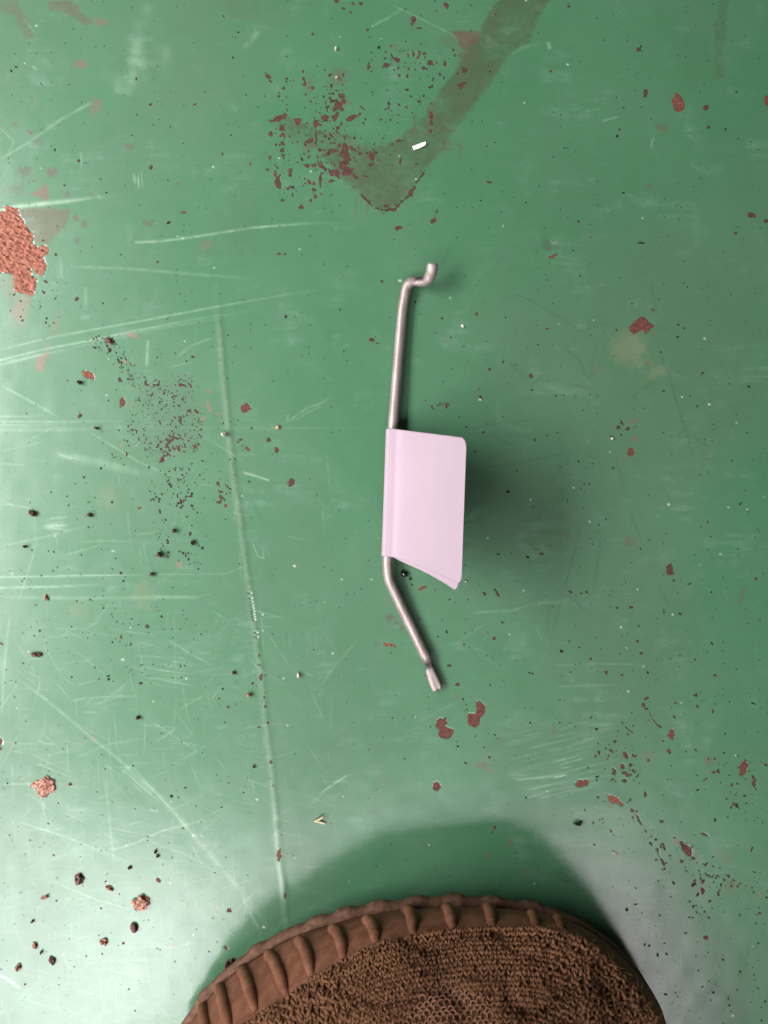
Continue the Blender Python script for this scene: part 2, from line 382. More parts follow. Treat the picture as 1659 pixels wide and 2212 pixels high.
# right half
chip_poly(P('Q8',(550,390),(590,340),(640,300),(680,295),(720,340),(770,375),(730,390),(690,440),(665,400),(590,440)), .42, 1.5)
chips('Q8', [(735,238,18,10,20,.4),(570,1370,22,34,-20,.4),(550,1190,19,16),(495,1230,13,11),(495,1125,10,30,-20),(465,1180,10,20,20),(457,402,9,7,0,0),(1510,993,12,6),(945,362,9,7,0,.3),(812,577,9,6,0,0),(995,390,10,6,0,0),(1350,830,8,6,0,0),(1505,850,12,6,0,0),(1405,1075,12,6,-10,0),(1200,965,12,6,-30,0),(1140,742,9,6,0,.05),(830,885,9,5,0,0),(760,1020,18,7,-20,.02),(410,1245,7,12)], .15)
films('Q8', [(765,435,13,32,-30,.55),(520,1418,14,10,0,.5),(1150,1380,22,18,0,.4),(1175,1425,12,18,-20,.35),(705,660,34,13,40,.5),(605,1255,26,20,0,.5),(600,1120,45,14,-25,.4),(215,850,14,12,0,.4),(770,690,10,14,0,.3),(250,680,10,8,0,.3),(300,700,60,30,20,.18),(640,440,26,8,0,.2)], .5, .3)
films('Q8', [(560,550,150,130,0,.28),(800,730,90,50,0,.22)], .25, .8)
chips('P4', [(632,520,11,10,0,.3),(455,490,7,6),(725,5,12,6,0,.5),(250,270,5,4),(303,240,6,4),(293,488,5,4,0,0),(535,1017,8,6,0,0),(430,763,8,5),(650,795,5),(1270,298,6,4),(1003,320,6,4),(398,250,8,6,-30,.3)], .15)
cluster(P('P4',(200,640),(272,632),(272,665),(205,668)), 16, 1.4, 3.2, .2, 51)
cluster(P('P4',(400,600),(540,680),(540,730),(440,720)), 10, 1.0, 2.2, .1, 52)
cluster(P('P4',(60,20),(1659,20),(1659,1106),(360,1106)), 170, .9, 1.9, .0, 53, 3, 2.2)
cluster(P('P6',(360,20),(1659,20),(1659,1106),(0,1106),(0,700)), 230, .9, 2.0, .02, 54, 3, 2.2)
cluster(P('P2',(300,0),(1659,0),(1659,1106),(0,1106)), 150, .9, 1.8, .0, 55, 3, 2.0)
cluster(P('P1',(0,0),(1100,0),(1100,1106),(0,1106)), 130, .9, 1.8, .05, 56, 3, 2.0)
chips('Z3', [(290,1365,105,24,12,.62),(1120,1650,34,18,10,.15),(1120,740,18,10),(1195,780,14,10,0,0),(765,575,58,20,-18,.5),(1320,1360,14,11),(470,1352,14,10,0,0),(960,1250,12,10,0,0),(605,530,14,18,0,0),(475,630,16,10,0,0)], .2)
films('Z3', [(325,975,75,45,-42,.7),(450,1090,45,105,-32,.7)], .7, 0.0)
films('Z3', [(780,640,40,14,0,.4),(240,780,50,60,0,.15)], .4, .4)
chips('P6', [(490,352,9,10),(655,160,12,8),(1235,250,16,22),(1070,412,10,7),(962,690,10,9),(765,602,8,6,0,0),(1030,705,8,6),(750,812,6,5),(892,634,6,4),(822,658,5,4),(620,195,8,5,0,0),(680,180,7,4),(1605,290,6,8),(1430,705,8,6),(1345,793,8,7,-30),(1110,610,7,4),(1278,620,6,5),(1095,558,8,7),(345,572,5),(475,548,6),(515,478,10,4),(435,355,5),(320,745,10,6,-20),(805,348,8,6)], .2)
films('P6', [(1060,128,26,18,0,.4),(790,95,20,9,20,.3),(735,940,8,22,0,.4),(1545,365,10,30,15,.4),(430,1095,24,12,0,.5),(495,990,24,20,0,.15)], .4, .2)
chip_poly(P('Q7',(945,290),(960,250),(990,235),(1030,250),(1035,275),(1015,285),(1035,305),(1080,320),(1075,350),(1040,380),(990,380),(965,360),(970,330)), .38, 3)
chip_poly(P('Q7',(1240,115),(1270,105),(1310,150),(1305,200),(1270,235),(1270,285),(1235,305),(1190,285),(1180,240),(1185,200),(1240,205),(1245,165)), .36, 1.6)
chips('Q7', [(960,727,26,33,0,.38),(1380,1025,11,16,20),(1360,1060,9,8),(1340,518,9,7),(1110,440,7,5,0,0),(1605,815,7,6,0,0),(743,506,8,7,0,.3),(1020,235,8,10),(1185,168,6)], .2)
films('Q7', [(1345,610,18,22,-30,.55),(1300,580,16,22,30,.4),(1495,1130,13,32,20,.55),(1460,1170,22,7,-20,.45),(1325,1235,11,28,15,.55),(962,1325,11,11,0,.5),(1620,1345,20,14,-30,.55),(575,685,22,14,0,.35),(65,922,9,11,0,.5),(540,930,8,20,-30,.3),(1105,75,14,10,0,.5)], .5, .3)
chips('Q5', [(898,390,26,40,0,.42),(1470,645,28,70,15,.42),(175,780,54,30,-6,.5),(440,900,46,24,25,.7),(480,930,30,14,30,.7),(525,545,14,28,-32),(695,100,17,15),(668,153,14,14),(705,188,22,9,20),(873,517,14,11,0,.4),(290,560,12,11),(320,545,6,12),
 (508,640,19,20),(570,630,14,18),(443,675,14,20),(520,690,22,9),(520,750,18,17),(550,715,25,9,-20),(420,750,22,8,-15),(595,680,22,6,30),(712,590,10,14),(685,862,9,22),(565,905,7,16,20),(580,990,10,16,-30),(640,1070,10,40,-28),(685,1150,9,16,-30),
 (812,1076,18,11),(790,1320,7,40,-20),(825,1400,8,28,-20),(838,1450,14,13),(415,1155,6,16,-30),(440,1185,7,18,-40),(272,1090,8,24,10),(320,1065,9,6),(345,1055,9,6),(1155,1180,30,9,25),(1020,1310,26,45,-40,.35),(1065,1365,16,15),(975,1250,20,11,40),
 (1095,1405,12,9),(975,1395,16,12,40),(1545,735,10,26,-30),(1545,780,13,26,-10),(1560,820,14,7,20),(1330,900,14,11),(1390,940,25,7,35),(1525,1300,10,22),(1080,1545,14,9),(1145,1545,14,11),(1220,195,8,18),(1235,85,14,8),(1075,78,12,11),(1225,685,14,9),
 (1165,740,24,6,-30),(1095,712,10,8),(1640,630,22,10,35),(1310,1540,12,9),(1135,1620,12,18),(1420,555,14,8),(1330,612,12,6),(825,438,8,7),(925,136,8,6),(1540,140,24,7,25,0),(310,885,8,10),(355,918,20,5),(600,558,16,7),(1470,362,10,8,0,.05),(1035,125,10,4,20,0)], .22)
s5 = ps('Q5')
for pts in (((710,200),(740,260),(775,310),(805,325)), ((495,285),(540,340),(585,372))):
    q = cat(P('Q5', *pts), 12)
    for i, (x, y) in enumerate(q): chip(x, y, 2.6 if pts[0][0] == 710 else 1.6, 1.5, 50, .25)
films('Q5', [(700,560,40,44,0,.3),(405,945,24,24,0,.45),(590,1010,40,12,45,.4),(640,1060,60,16,60,.25),(1080,1360,60,22,45,.3),(930,1230,40,25,40,.35),(1370,1580,50,40,0,.25),(1130,1590,40,60,0,.3),(1320,1360,60,40,40,.2),(1180,600,36,24,0,.4),(870,1500,12,50,0,.3),(1420,1010,10,25,-20,.4)], .4, .25)
cluster(P('Q5',(350,400),(620,480),(640,760),(420,780),(300,560)), 34, 1.2, 2.8, .15, 61)
cluster(P('Q5',(540,960),(900,1330),(900,1560),(700,1300)), 40, 1.1, 2.6, .15, 62)
cluster(P('Q5',(880,1120),(1240,1400),(1440,1600),(1050,1650)), 70, 1.1, 2.8, .12, 63)
cluster(P('Q5',(1000,500),(1640,560),(1600,1000),(1100,1100)), 50, 1.0, 2.6, .08, 64)
cluster(P('Q5',(0,0),(1659,0),(1659,1659),(500,1659),(0,1200)), 170, .9, 2.0, .0, 65, 3, 2.2)
chips('Q6', [(538,360,11,14,-30),(712,572,8,12),(1172,590,19,14,0,.45),(1595,395,13,8),(1195,298,10,7),(1265,250,10,7,0,.05),(985,1058,9,6,0,0),(905,1110,12,6,0,0),(1550,922,10,8),(910,155,12,8,40,0),(890,265,12,5,0,0),(1075,140,12,9),(1145,140,11,9),(1140,230,12,14),(1385,130,9,6),(1555,70,14,5,20,0)], .18)
films('Q6', [(1598,250,12,18,-30,.6),(1180,610,10,16,-20,.4),(1360,190,50,40,0,.25)], .5, .4)
cluster(P('Q6',(500,120),(1659,100),(1659,1272),(900,1272)), 200, .9, 2.2, .0, 66, 3, 2.2)

# --- olive repaint streak
olive(P('Q1',(80,860),(240,840),(350,890),(480,950),(600,965),(680,975),(780,1040),(900,1060),(1010,1040),(1120,950),(1250,830),(1380,620),(1450,540),(1500,430),(1560,330),(1640,230)) +
      P('P2',(420,110),(455,50),(500,0),(520,-90),(760,-90),(710,0),(670,70),(630,180),(590,195),(530,250),(480,330),(420,410),(350,500),(310,560)) +
      P('Q1',(1440,960),(1360,1110),(1290,1180),(1210,1280),(1160,1360),(1030,1500),(930,1535),(860,1500),(780,1420),(720,1370),(640,1300),(560,1200),(440,1080),(260,1040),(220,960),(120,890)), 1.0, 5, 8)
olive(P('Q1',(0,-60),(430,-60),(420,20),(330,110),(200,200),(110,190),(40,150),(-150,130),(-250,-40)), .3, 8, 14)
olive(P('P2',(1450,-60),(1500,-60),(1475,130),(1465,330),(1435,345),(1425,200)), .55, 5, 5)
olive(P('P2',(1130,-60),(1440,-60),(1430,330),(1330,380),(1240,120)), .14, 14, 40)
olive(P('P1',(1050,760),(1160,800),(1170,1000),(1050,1106),(860,1106),(900,1000)), .16, 14, 40)

# the left arm of the streak is worn thin
wear = np.clip(.5 + (GX - 590) / 330 + .35 * N3 + .2 * N1, .35, 1)
A['olive'] = np.where((GY < 720) & (GX < 860) & (GX > 560), A['olive'] * wear, A['olive']).astype(np.float32)
A['olive'] *= np.clip(.86 + .3 * vnoise(GX, GY, 15, 1 / 38.) + .2 * N1, .5, 1)
# --- pale scratches and scuffs
def sc_(name, pts, wd, val, fade=(.1, .25), broken=.5, **k):
    scratch(P(name, *pts), wd * ps(name), val, fade, broken=broken, **k)
sc_('P1', ((0,690),(130,610),(265,515),(400,440)), 5, .35, (.1, .05))
sc_('P1', ((575,1048),(700,1042),(860,1020),(1080,985),(1310,965),(1480,965)), 5, .5, (.02, .5), depth=2e-5)
sc_('P1', ((-60,925),(0,912),(60,895),(190,880),(290,870),(420,850)), 9, .95, (.0, .5), .3, depth=5e-5)
sc_('P1', ((210,885),(300,868),(560,840)), 4, .3, (.2, .7))
sc_('P1', ((350,655),(352,735)), 3, .4)
sc_('P1', ((100,80),(160,150)), 3, .3)
sc_('P1', ((1120,130),(1090,170),(1045,215)), 12, .22)
sc_('P1', ((0,550),(60,610),(30,680)), 5, .2)
sc_('P1', ((140,285),(165,305)), 5, .4)
for x, a, b, v in ((600,80,290,.22),(580,180,400,.22),(520,300,420,.22),(620,230,330,.2),(560,320,420,.25),(720,180,340,.12),(640,0,120,.12)):
    sc_('P1', ((x,a),(x-6,(a+b)/2),(x-10,b)), 22, v, (.3, .3), .8)
for i in range(7):
    x = rng.uniform(570, 615); sc_('P1', ((x,735+rng.uniform(0,40)),(x+rng.uniform(-6,6),790+rng.uniform(0,40))), 2.5, .3)
sc_('Q1', ((870,185),(920,155),(960,140),(1080,60),(1110,40)), 8, .3, (.05,.6), .7)
sc_('Q1', ((950,10),(1200,130),(1420,240),(1600,340)), 4, .3, (.2, .3), .7)
sc_('Q1', ((0,1650),(160,1640),(420,1625)), 5, .4, (.0, .5))
sc_('P2', ((945,522),(1015,503)), 4, .45); sc_('P2', ((868,482),(935,470)), 3, .35)
sc_('P2', ((1150,640),(1170,580)), 4, .3); sc_('P2', ((1320,710),(1400,750)), 4, .2); sc_('P2', ((705,180),(720,215)), 8, .4)
sc_('P2', ((540,240),(600,205),(700,185)), 8, .15); sc_('P2', ((720,1040),(735,1052),(752,1040)), 5, .45)
sc_('P3', ((-50,462),(0,450),(180,405),(390,365),(600,320),(830,275),(1120,232)), 4, .55, (.0, .5), .4, depth=2e-5)
sc_('P3', ((-50,480),(0,470),(160,430),(330,395)), 6, .5, (.0, .5))
sc_('P3', ((-50,415),(0,405),(250,345),(560,290),(940,218),(1280,160),(1420,140)), 4, .45, (.1, .4), .4)
sc_('P3', ((300,400),(700,310),(1000,262)), 3, .25)
for v, e_, vv in ((715,560,.4),(730,300,.35),(752,500,.35),(692,180,.35),(742,640,.2)):
    sc_('P3', ((-40,v),(e_*.5,v+2),(e_,v-4)), 4, vv, (.0, .6), .5)
sc_('P3', ((600,745),(1000,742),(1650,745)), 3, .14)
sc_('P3', ((0,555),(200,665),(260,700)), 5, .35); sc_('P3', ((380,755),(600,890),(760,960)), 3.5, .3)
sc_('P3', ((640,360),(637,420),(633,480)), 5, .45, (.1,.1)); sc_('P3', ((1050,935),(1110,952),(1165,970)), 4, .75, (.05,.05), .3)
sc_('P3', ((1240,720),(1280,690),(1330,655),(1380,640),(1430,605)), 4, .28); sc_('P3', ((1238,722),(1245,680)), 3, .25)
sc_('P3', ((1270,715),(1330,675),(1400,645)), 3, .2); sc_('P3', ((730,480),(820,460),(800,470)), 3, .25); sc_('P3', ((760,440),(830,385),(940,345)), 4, .25)
sc_('P3', ((300,45),(560,55),(800,75),(1100,100)), 6, .22); sc_('P3', ((300,118),(420,132),(580,135)), 3, .15, chan='dark')
sc_('P3', ((370,130),(372,240)), 8, .2); sc_('P3', ((345,265),(390,265)), 10, .25); sc_('P3', ((260,0),(270,110)), 5, .2, (.1,.2))
sc_('P3', ((200,850),(300,865),(420,890),(600,935),(700,950)), 17, .3, (.2, .5), .5); sc_('P3', ((245,855),(330,880)), 6, .35)
sc_('P3', ((20,1070),(140,1090)), 4, .4); sc_('P3', ((0,845),(200,800)), 4, .2); sc_('P3', ((0,895),(120,905)), 4, .25)
sc_('P5', ((-40,282),(0,282),(300,276),(640,270)), 3.4, .6, (.0, .3), .4); sc_('P5', ((640,270),(1000,268)), 2.5, .2)
sc_('P5', ((-40,330),(0,328),(250,322),(470,312)), 5, .5, (.0, .5)); sc_('P5', ((0,368),(300,372),(860,370)), 7, .22); sc_('P5', ((660,365),(860,368)), 6, .25)
sc_('P5', ((300,820),(360,805),(420,800),(520,795),(620,797)), 3.5, .35)
for i in range(16):
    y = 640 + i * 7 + rng.uniform(-4, 4); x0 = rng.uniform(600, 720)
    sc_('P5', ((x0, y), (x0 + 70, y + 6), (x0 + rng.uniform(110, 190), y + 20)), 3, rng.uniform(.1, .32), (.3, .4))
sc_('P5', ((60,710),(200,810),(390,970),(560,1106)), 6, .3, (.2, 0)); sc_('P7', ((545,0),(680,110),(800,240),(930,400),(1050,540),(1190,730)), 13, .28, (0, .3), .6)
sc_('P7', ((560,-20),(640,70),(760,200),(900,370)), 3, .3); sc_('P7', ((520,0),(660,120),(700,160)), 3, .3)
sc_('P5', ((45,430),(30,560),(15,720),(8,900)), 5, .25); sc_('P5', ((170,100),(110,300),(60,440)), 4, .2)
sc_('P5', ((720,550),(820,610),(930,670)), 3.5, .28); sc_('P5', ((1540,560),(1450,660),(1380,760)), 3, .22)
sc_('P5', ((1090,130),(1105,170),(1120,195),(1140,200),(1135,170),(1128,150)), 3, .3); sc_('P5', ((165,985),(190,998),(235,1005)), 4, .45)
sc_('P5', ((1350,790),(1400,900)), 3, .2); sc_('P5', ((1160,530),(1260,680)), 3, .18); sc_('P5', ((650,900),(860,1040)), 3, .22)
sc_('P5', ((350,130),(460,125),(560,128)), 3, .3); sc_('P5', ((0,150),(180,110),(380,60)), 4, .28); sc_('P5', ((340,235),(480,250),(525,262)), 2.5, .3, chan='dark'); sc_('P5', ((610,205),(690,260)), 2.5, .25, chan='dark')
sc_('P5', ((30,80),(120,90),(240,105)), 2.5, .25, chan='dark')
for i in range(12):
    y = rng.uniform(30, 75); sc_('P5', ((170 + rng.uniform(0,30), y), (300, y - rng.uniform(-25, 12))), 4, .22, (.3, .4))
sc_('P7', ((0,70),(110,68),(220,72)), 4, .4); sc_('P7', ((390,355),(500,350),(580,325),(700,270),(840,235),(950,215)), 3.5, .42)
sc_('P7', ((100,240),(260,290),(450,360),(640,440)), 3, .3); sc_('P7', ((60,225),(300,300),(480,380)), 3, .25); sc_('P7', ((455,40),(470,200),(485,330),(500,460)), 5, .28)
sc_('P7', ((200,70),(185,200),(175,280)), 4, .25); sc_('P7', ((600,760),(700,640),(830,500),(880,450)), 8, .25, chan='dark'); sc_('P7', ((250,500),(420,570),(590,615)), 3.5, .38)
sc_('P7', ((-20,885),(30,910),(90,955)), 6, 1.0, (.0,.1), .2); sc_('P7', ((1500,30),(1440,70),(1380,112)), 4, .4)
sc_('P7', ((290,930),(320,990),(340,1040)), 6, .25, chan='dark'); sc_('P7', ((800,580),(815,680),(825,800)), 6, .22, chan='dark')
sc_('P7', ((1040,540),(1090,640),(1130,720)), 6, .3); sc_('P7', ((600,300),(800,370),(960,460)), 3, .2); sc_('P7', ((640,180),(690,185)), 4, .5); sc_('P7', ((865,285),(880,300)), 4, .5)
# fine web of hairline scratches that the low light picks out
g = np.random.default_rng(99)
for i in range(720):
    x = g.uniform(-40, 760) * g.random() ** .3; y = 2250 - g.uniform(0, 1350) * g.random() ** .5
    a = g.choice([g.normal(.6, .25), g.normal(-.5, .3), g.normal(0, .12), g.normal(1.5, .12)])
    L = g.uniform(15, 130)
    c = g.normal(0, .08)
    pts = [(x + L * t * math.cos(a + c * t), y + L * t * math.sin(a + c * t)) for t in (0, .35, .7, 1)]
    scratch(pts, g.uniform(.5, 1.2), g.uniform(.08, .34), (.3, .4), broken=.6)
for i in range(90):
    x = g.uniform(700, 1659); y = g.uniform(0, 2212); a = g.choice([g.normal(-.25, .2), g.normal(1.1, .3)]); L = g.uniform(15, 110)
    scratch([(x + L * t * math.cos(a), y + L * t * math.sin(a)) for t in (0, .5, 1)], g.uniform(.5, 1.2), g.uniform(.05, .16), (.3, .4), chan=g.choice(['light', 'dark']))
for i in range(70):        # brushed scuffs at the lower right
    y = g.uniform(1590, 1730); x = g.uniform(1080, 1260); L = g.uniform(30, 110)
    scratch([(x, y), (x + L, y - L * .22)], g.uniform(.6, 1.6), g.uniform(.08, .26), (.3, .4))
sc_('P8', ((560,52),(680,40),(790,30)), 4, .45); sc_('P8', ((600,100),(700,75),(790,58)), 4, .35); sc_('P8', ((610,130),(740,95)), 3, .3)
sc_('Q5', ((-40,730),(0,720),(75,700)), 7, .6); sc_('Q5', ((0,630),(100,600),(220,570)), 6, .4); sc_('Q5', ((0,350),(150,300),(300,280)), 5, .2)
for i in range(120):       # silvery reflection beside the shoe, put in as pale strokes
    x = g.uniform(1330, 1440); y = g.uniform(1900, 2200); L = g.uniform(8, 40)
    scratch([(x, y), (x + L, y + g.normal(0, 4))], g.uniform(.8, 2), g.uniform(.05, .22), (.3, .3))
sc_('Q6', ((735,330),(725,500),(700,700),(680,860)), 10, .55, (.3,0), chan='dark'); sc_('Q6', ((720,310),(740,340)), 10, .3, chan='dark')
sc_('Q6', ((1100,10),(1190,45),(1250,95),(1290,120)), 4, .4, chan='dark'); sc_('Q6', ((1290,150),(1400,240),(1480,350),(1560,400),(1659,440)), 5, .3, chan='dark'); sc_('Q6', ((1180,610),(1230,660),(1270,720)), 5, .3, chan='dark')
sc_('Q5', ((430,1330),(520,1350),(640,1358),(760,1335)), 4, .45, chan='dark'); sc_('Q5', ((1110,1420),(1200,1460),(1250,1490)), 4, .45, chan='dark'); sc_('Q5', ((1000,440),(1060,490),(1120,540)), 5, .3, chan='dark')
sc_('Q6', ((420,140),(600,150),(760,180)), 4, .25, chan='dark'); sc_('Q6', ((500,400),(700,430)), 4, .2, chan='dark')
for args in (((380,925),(620,885),(880,835)), ((1180,380),(1225,500),(1260,620),(1300,740),(1350,900)), ((500,240),(490,210),(520,185),(580,170),(640,195),(740,255),(870,330),(950,370)), ((320,760),(480,725),(700,700)),
             ((360,760),(440,775),(640,780)), ((1300,745),(1350,790),(1410,830)), ((770,380),(850,460),(880,540),(920,480),(950,500)), ((790,545),(870,572),(930,572)), ((860,325),(920,300),(1000,290)), ((1175,310),(1230,320)),
             ((500,430),(560,480),(620,540)), ((1260,780),(1360,700)), ((1000,860),(1030,980),(1055,1080)), ((920,380),(880,540)), ((640,555),(700,510)), ((1150,100),(1180,260)), ((1060,620),(1180,530)), ((470,780),(580,825))):
    sc_('P4', args, 4, .34, (.1, .2), chan='dark')
for args in (((1060,-10),(1090,70),(1115,140)), ((938,80),(930,170),(915,280),(905,370)), ((735,330),(820,380),(900,450)), ((710,850),(755,905)), ((860,25),(700,640)), ((1180,310),(1240,420)), ((715,380),(700,560))):
    sc_('P6', args, 5, .28, (.1, .2), chan='dark')
sc_('P6', ((380,435),(560,425),(640,395)), 5, .2); sc_('P6', ((640,395),(800,385)), 6, .18); sc_('P6', ((320,560),(440,480)), 4, .15)
sc_('P6', ((720,665),(900,655),(1140,660)), 3, .2); sc_('P6', ((740,755),(1020,745)), 3, .2)
sc_('Q7', ((100,790),(200,720),(300,660),(380,620)), 5, .25); sc_('Q7', ((0,600),(120,490),(220,410),(390,260)), 8, .22, chan='film'); sc_('Q7', ((830,260),(960,190),(1140,105)), 4, .2); sc_('Q7', ((270,730),(290,690)), 6, .2)
# long raised crease down the left
ridge = P('P3',(938,150),(942,215),(950,300),(965,500),(985,700),(1000,850),(1015,980),(1035,1106)) + P('P5',(1060,200),(1085,370),(1105,520),(1120,640),(1135,740),(1150,900),(1165,1010),(1175,1106)) + P('P7',(1195,200),(1210,390),(1225,500),(1240,700),(1250,800))
sl = box(*bb(ridge), 40); d, t = d_line(ridge, sl)
env = np.clip(t / .06, 0, 1)
HGT[sl] += (1.0e-4 * np.exp(-(d / 7.0) ** 2) * env).astype(np.float32)
A['light'][sl] = np.minimum(1, A['light'][sl] + np.exp(-(d / 4.2) ** 2) * env * (.15 + .12 * N3[sl] + .10 * N1[sl]))
A['olive'][sl] = np.maximum(A['olive'][sl], np.exp(-(d / 7) ** 2) * env * .45 * np.clip(1.2 - t, 0, 1))
sc_('P5', ((1112,420),(1108,470),(1120,560)), 3, .4, chan='film')
for k, v in enumerate((350,372,388,402,415,428,440,452,465,520,540)):   # bite marks along the crease
    u = 1080 + (v - 350) * .155; fx, fy = pf('P5', u, v)
    s2 = box(fx - 6, fy - 6, fx + 6, fy + 6, 6)
    q = np.exp(-(((GX[s2] - fx) / 3.2) ** 2 + ((GY[s2] - fy) / 1.7) ** 2))
    HGT[s2] -= (4.5e-4 * q).astype(np.float32); A['dark'][s2] = np.maximum(A['dark'][s2], q * .8)
# shallow dent at the right of the hook, and dirt haze
fx, fy = pf('P2', 725, 1050); s2 = box(fx - 40, fy - 40, fx + 40, fy + 40, 20)
HGT[s2] -= (2.5e-4 * np.exp(-(((GX[s2] - fx) / 18) ** 2 + ((GY[s2] - fy) / 14) ** 2))).astype(np.float32)
# tiny white flecks of dust
for i in range(70):
    x = g.uniform(0, 1659); y = g.uniform(0, 2212)
    s2 = box(x - 3, y - 3, x + 3, y + 3, 4)
    r = 1.0 + 1.0 * g.random() ** 3
    A['white'][s2] = np.maximum(A['white'][s2], np.exp(-(((GX[s2] - x) / (r * g.uniform(1, 1.7))) ** 2 + ((GY[s2] - y) / r) ** 2)) * g.uniform(.4, 1))
# dirt: broad smoky areas of grime, drawn from slow noise streaked along the sheet
A['dirt_and_shade'] = np.clip(.5 + .4 * vnoise(GX, GY * .5, 5, 1 / 330.) + .16 * vnoise(GX, GY * .6, 6, 1 / 110.) + .08 * vnoise(GX, GY * .5, 8, 1 / 26.), 0, 1)

# shade painted in as grey colour over the middle right of the sheet
A['dirt_and_shade'] = np.clip(A['dirt_and_shade'] + .34 * np.clip(1.15 - np.hypot((GX - 1330) / 620, (GY - 1120) / 900) + .25 * vnoise(GX, GY, 9, 1 / 190.) + .1 * vnoise(GX, GY, 10, 1 / 60.), 0, 1) - .06, 0, 1)
# heights: paint chips are shallow pits with a sharp step, the rust patch is rough
step = np.clip(CH / 1.6 + .5, 0, 1)
BIGM = np.clip(ID + 1, 0, 1).astype(np.float32)
HGT -= 0.6e-4 * step * BIGM
rr = (ID == RUST_ID)
rough = .9 * vnoise(GX * .5, GY * 1.2, 21, 1 / 3.2) + .5 * vnoise(GX * .6, GY * 1.1, 22, 1 / 9.) + .8 * vnoise(GX * .8, GY, 23, 1 / 2.4)
HGT += np.where(rr, np.clip(CH / 5, 0, 1) * (rough * 3.4e-4 + 1.0e-4), 0)
HGT += np.where((ID >= 0) & ~rr, np.clip(CH / 3, 0, 1) * rough * 4.5e-5, 0)
HGT += 1.6e-5 * vnoise(GX, GY, 24, 1 / 30.)

# ------------------------------------------------------------------ floor materials
def floor_material():
    T = NT('green_painted_steel')
    geo = T.new('ShaderNodeNewGeometry'); pos = geo.outputs['Position']
    a1 = T.new('ShaderNodeAttribute', attribute_name='marks_a'); a2 = T.new('ShaderNodeAttribute', attribute_name='marks_b'); a3 = T.new('ShaderNodeAttribute', attribute_name='marks_c')
    def sep(a):
        s = T.new('ShaderNodeSeparateColor'); T.ln(a.outputs['Color'], s.inputs[0]); return s.outputs
    r1, r2, r3 = sep(a1), sep(a2), sep(a3)
    chipv, tone, oliv = r1[0], r1[1], r1[2]
    light, dark, filmv = r2[0], r2[1], r2[2]
    white, dirt_and_shade, ftone = r3[0], r3[1], r3[2]
    n_big = T.noise(22, 5, .6, pos); n_mid = T.noise(160, 5, .6, pos); n_fine = T.noise(2200, 3, .6, pos); n_grain = T.noise(900, 4, .7, pos)
    base = T.mix(T.mapr(n_big, .35, .68), (0.050, 0.164, 0.078), (0.066, 0.178, 0.092))
    # dull, chalky weathering of the paint film, plus shade painted at the middle right
    base = T.mix(T.math('MULTIPLY', T.mapr(dirt_and_shade, .3, .95), .7), base, (0.064, 0.136, 0.074))
    base = T.mix(T.math('MULTIPLY', T.mapr(n_mid, .45, .75), .22), base, (0.068, 0.150, 0.092))
    base = T.mix(T.math('MULTIPLY', T.mapr(n_grain, .55, .75), .18), base, (0.03, 0.12, 0.07))
    base = T.mix(T.math('MULTIPLY', oliv, T.mapr(n_big, .2, .8, .72, .92)), base, T.mix(n_mid, (0.050, 0.074, 0.032), (0.070, 0.090, 0.045)))
    fcol = T.new('ShaderNodeValToRGB'); T.ln(ftone, fcol.inputs[0])
    el = fcol.color_ramp.elements
    el[0].position = 0; el[0].color = (0.085, 0.075, 0.060, 1); el[1].position = 1; el[1].color = (0.30, 0.26, 0.13, 1)
    for p_, c_ in ((.2, (0.12, 0.060, 0.045, 1)), (.5, (0.26, 0.115, 0.090, 1)), (.75, (0.22, 0.19, 0.10, 1))):
        e_ = el.new(p_); e_.color = c_
    base = T.mix(filmv, base, fcol.outputs[0])
    base = T.mix(T.math('MULTIPLY', dark, .75), base, (0.020, 0.050, 0.032))
    base = T.mix(T.math('MULTIPLY', light, .62), base, (0.38, 0.56, 0.40))
    # smudges where the paint has chalked, broken up by the hairlines
    sm1 = T.noise(70, 6, .72, pos, dist=.6); sm2 = T.noise(1, 5, .7, T.scaled(pos, 60, 420, 1, .3))
    base = T.mix(T.math('MULTIPLY', T.math('MULTIPLY', T.mapr(sm1, .50, .72), T.mapr(sm2, .40, .62)), .42), base, (0.150, 0.285, 0.195))
    grain = T.noise(3600, 2, .5, pos)
    base = T.mix(T.mapr(grain, .3, .7, 0, .16), base, (0.012, 0.065, 0.035))
    # fine dark dirt specks in the film
    vo = T.new('ShaderNodeTexVoronoi'); vo.inputs['Scale'].default_value = 520; T.ln(pos, vo.inputs['Vector'])
    gate = T.new('ShaderNodeSeparateColor'); T.ln(vo.outputs['Color'], gate.inputs[0])
    sp = T.math('MULTIPLY', T.mapr(vo.outputs['Distance'], .10, .19, 1, 0), T.mapr(gate.outputs[0], .80, .82))
    base = T.mix(T.math('MULTIPLY', sp, .7), base, (0.035, 0.05, 0.035))
    vo2 = T.new('ShaderNodeTexVoronoi'); vo2.inputs['Scale'].default_value = 300; T.ln(pos, vo2.inputs['Vector'])
    gate2 = T.new('ShaderNodeSeparateColor'); T.ln(vo2.outputs['Color'], gate2.inputs[0])
    sp2 = T.math('MULTIPLY', T.mapr(vo2.outputs['Distance'], .05, .11, 1, 0), T.mapr(gate2.outputs[1], .95, .96))
    base = T.mix(T.math('MULTIPLY', sp2, .55), base, (0.55, 0.62, 0.52))
    # rust: crisp edge from the signed depth plus fine noise
    edge = T.math('ADD', chipv, T.math('MULTIPLY', T.math('SUBTRACT', T.noise(1500, 4, .65, pos), .5), .16))
    cm = T.mapr(edge, .5 - .018, .5 + .04)
    rn = T.noise(1300, 5, .7, pos); rn2 = T.noise(500, 3, .6, pos)
    ramp = T.new('ShaderNodeValToRGB'); T.ln(tone, ramp.inputs[0])
    el = ramp.color_ramp.elements
    el[0].position = 0; el[0].color = (0.016, 0.020, 0.014, 1); el[1].position = 1; el[1].color = (0.46, 0.185, 0.122, 1)
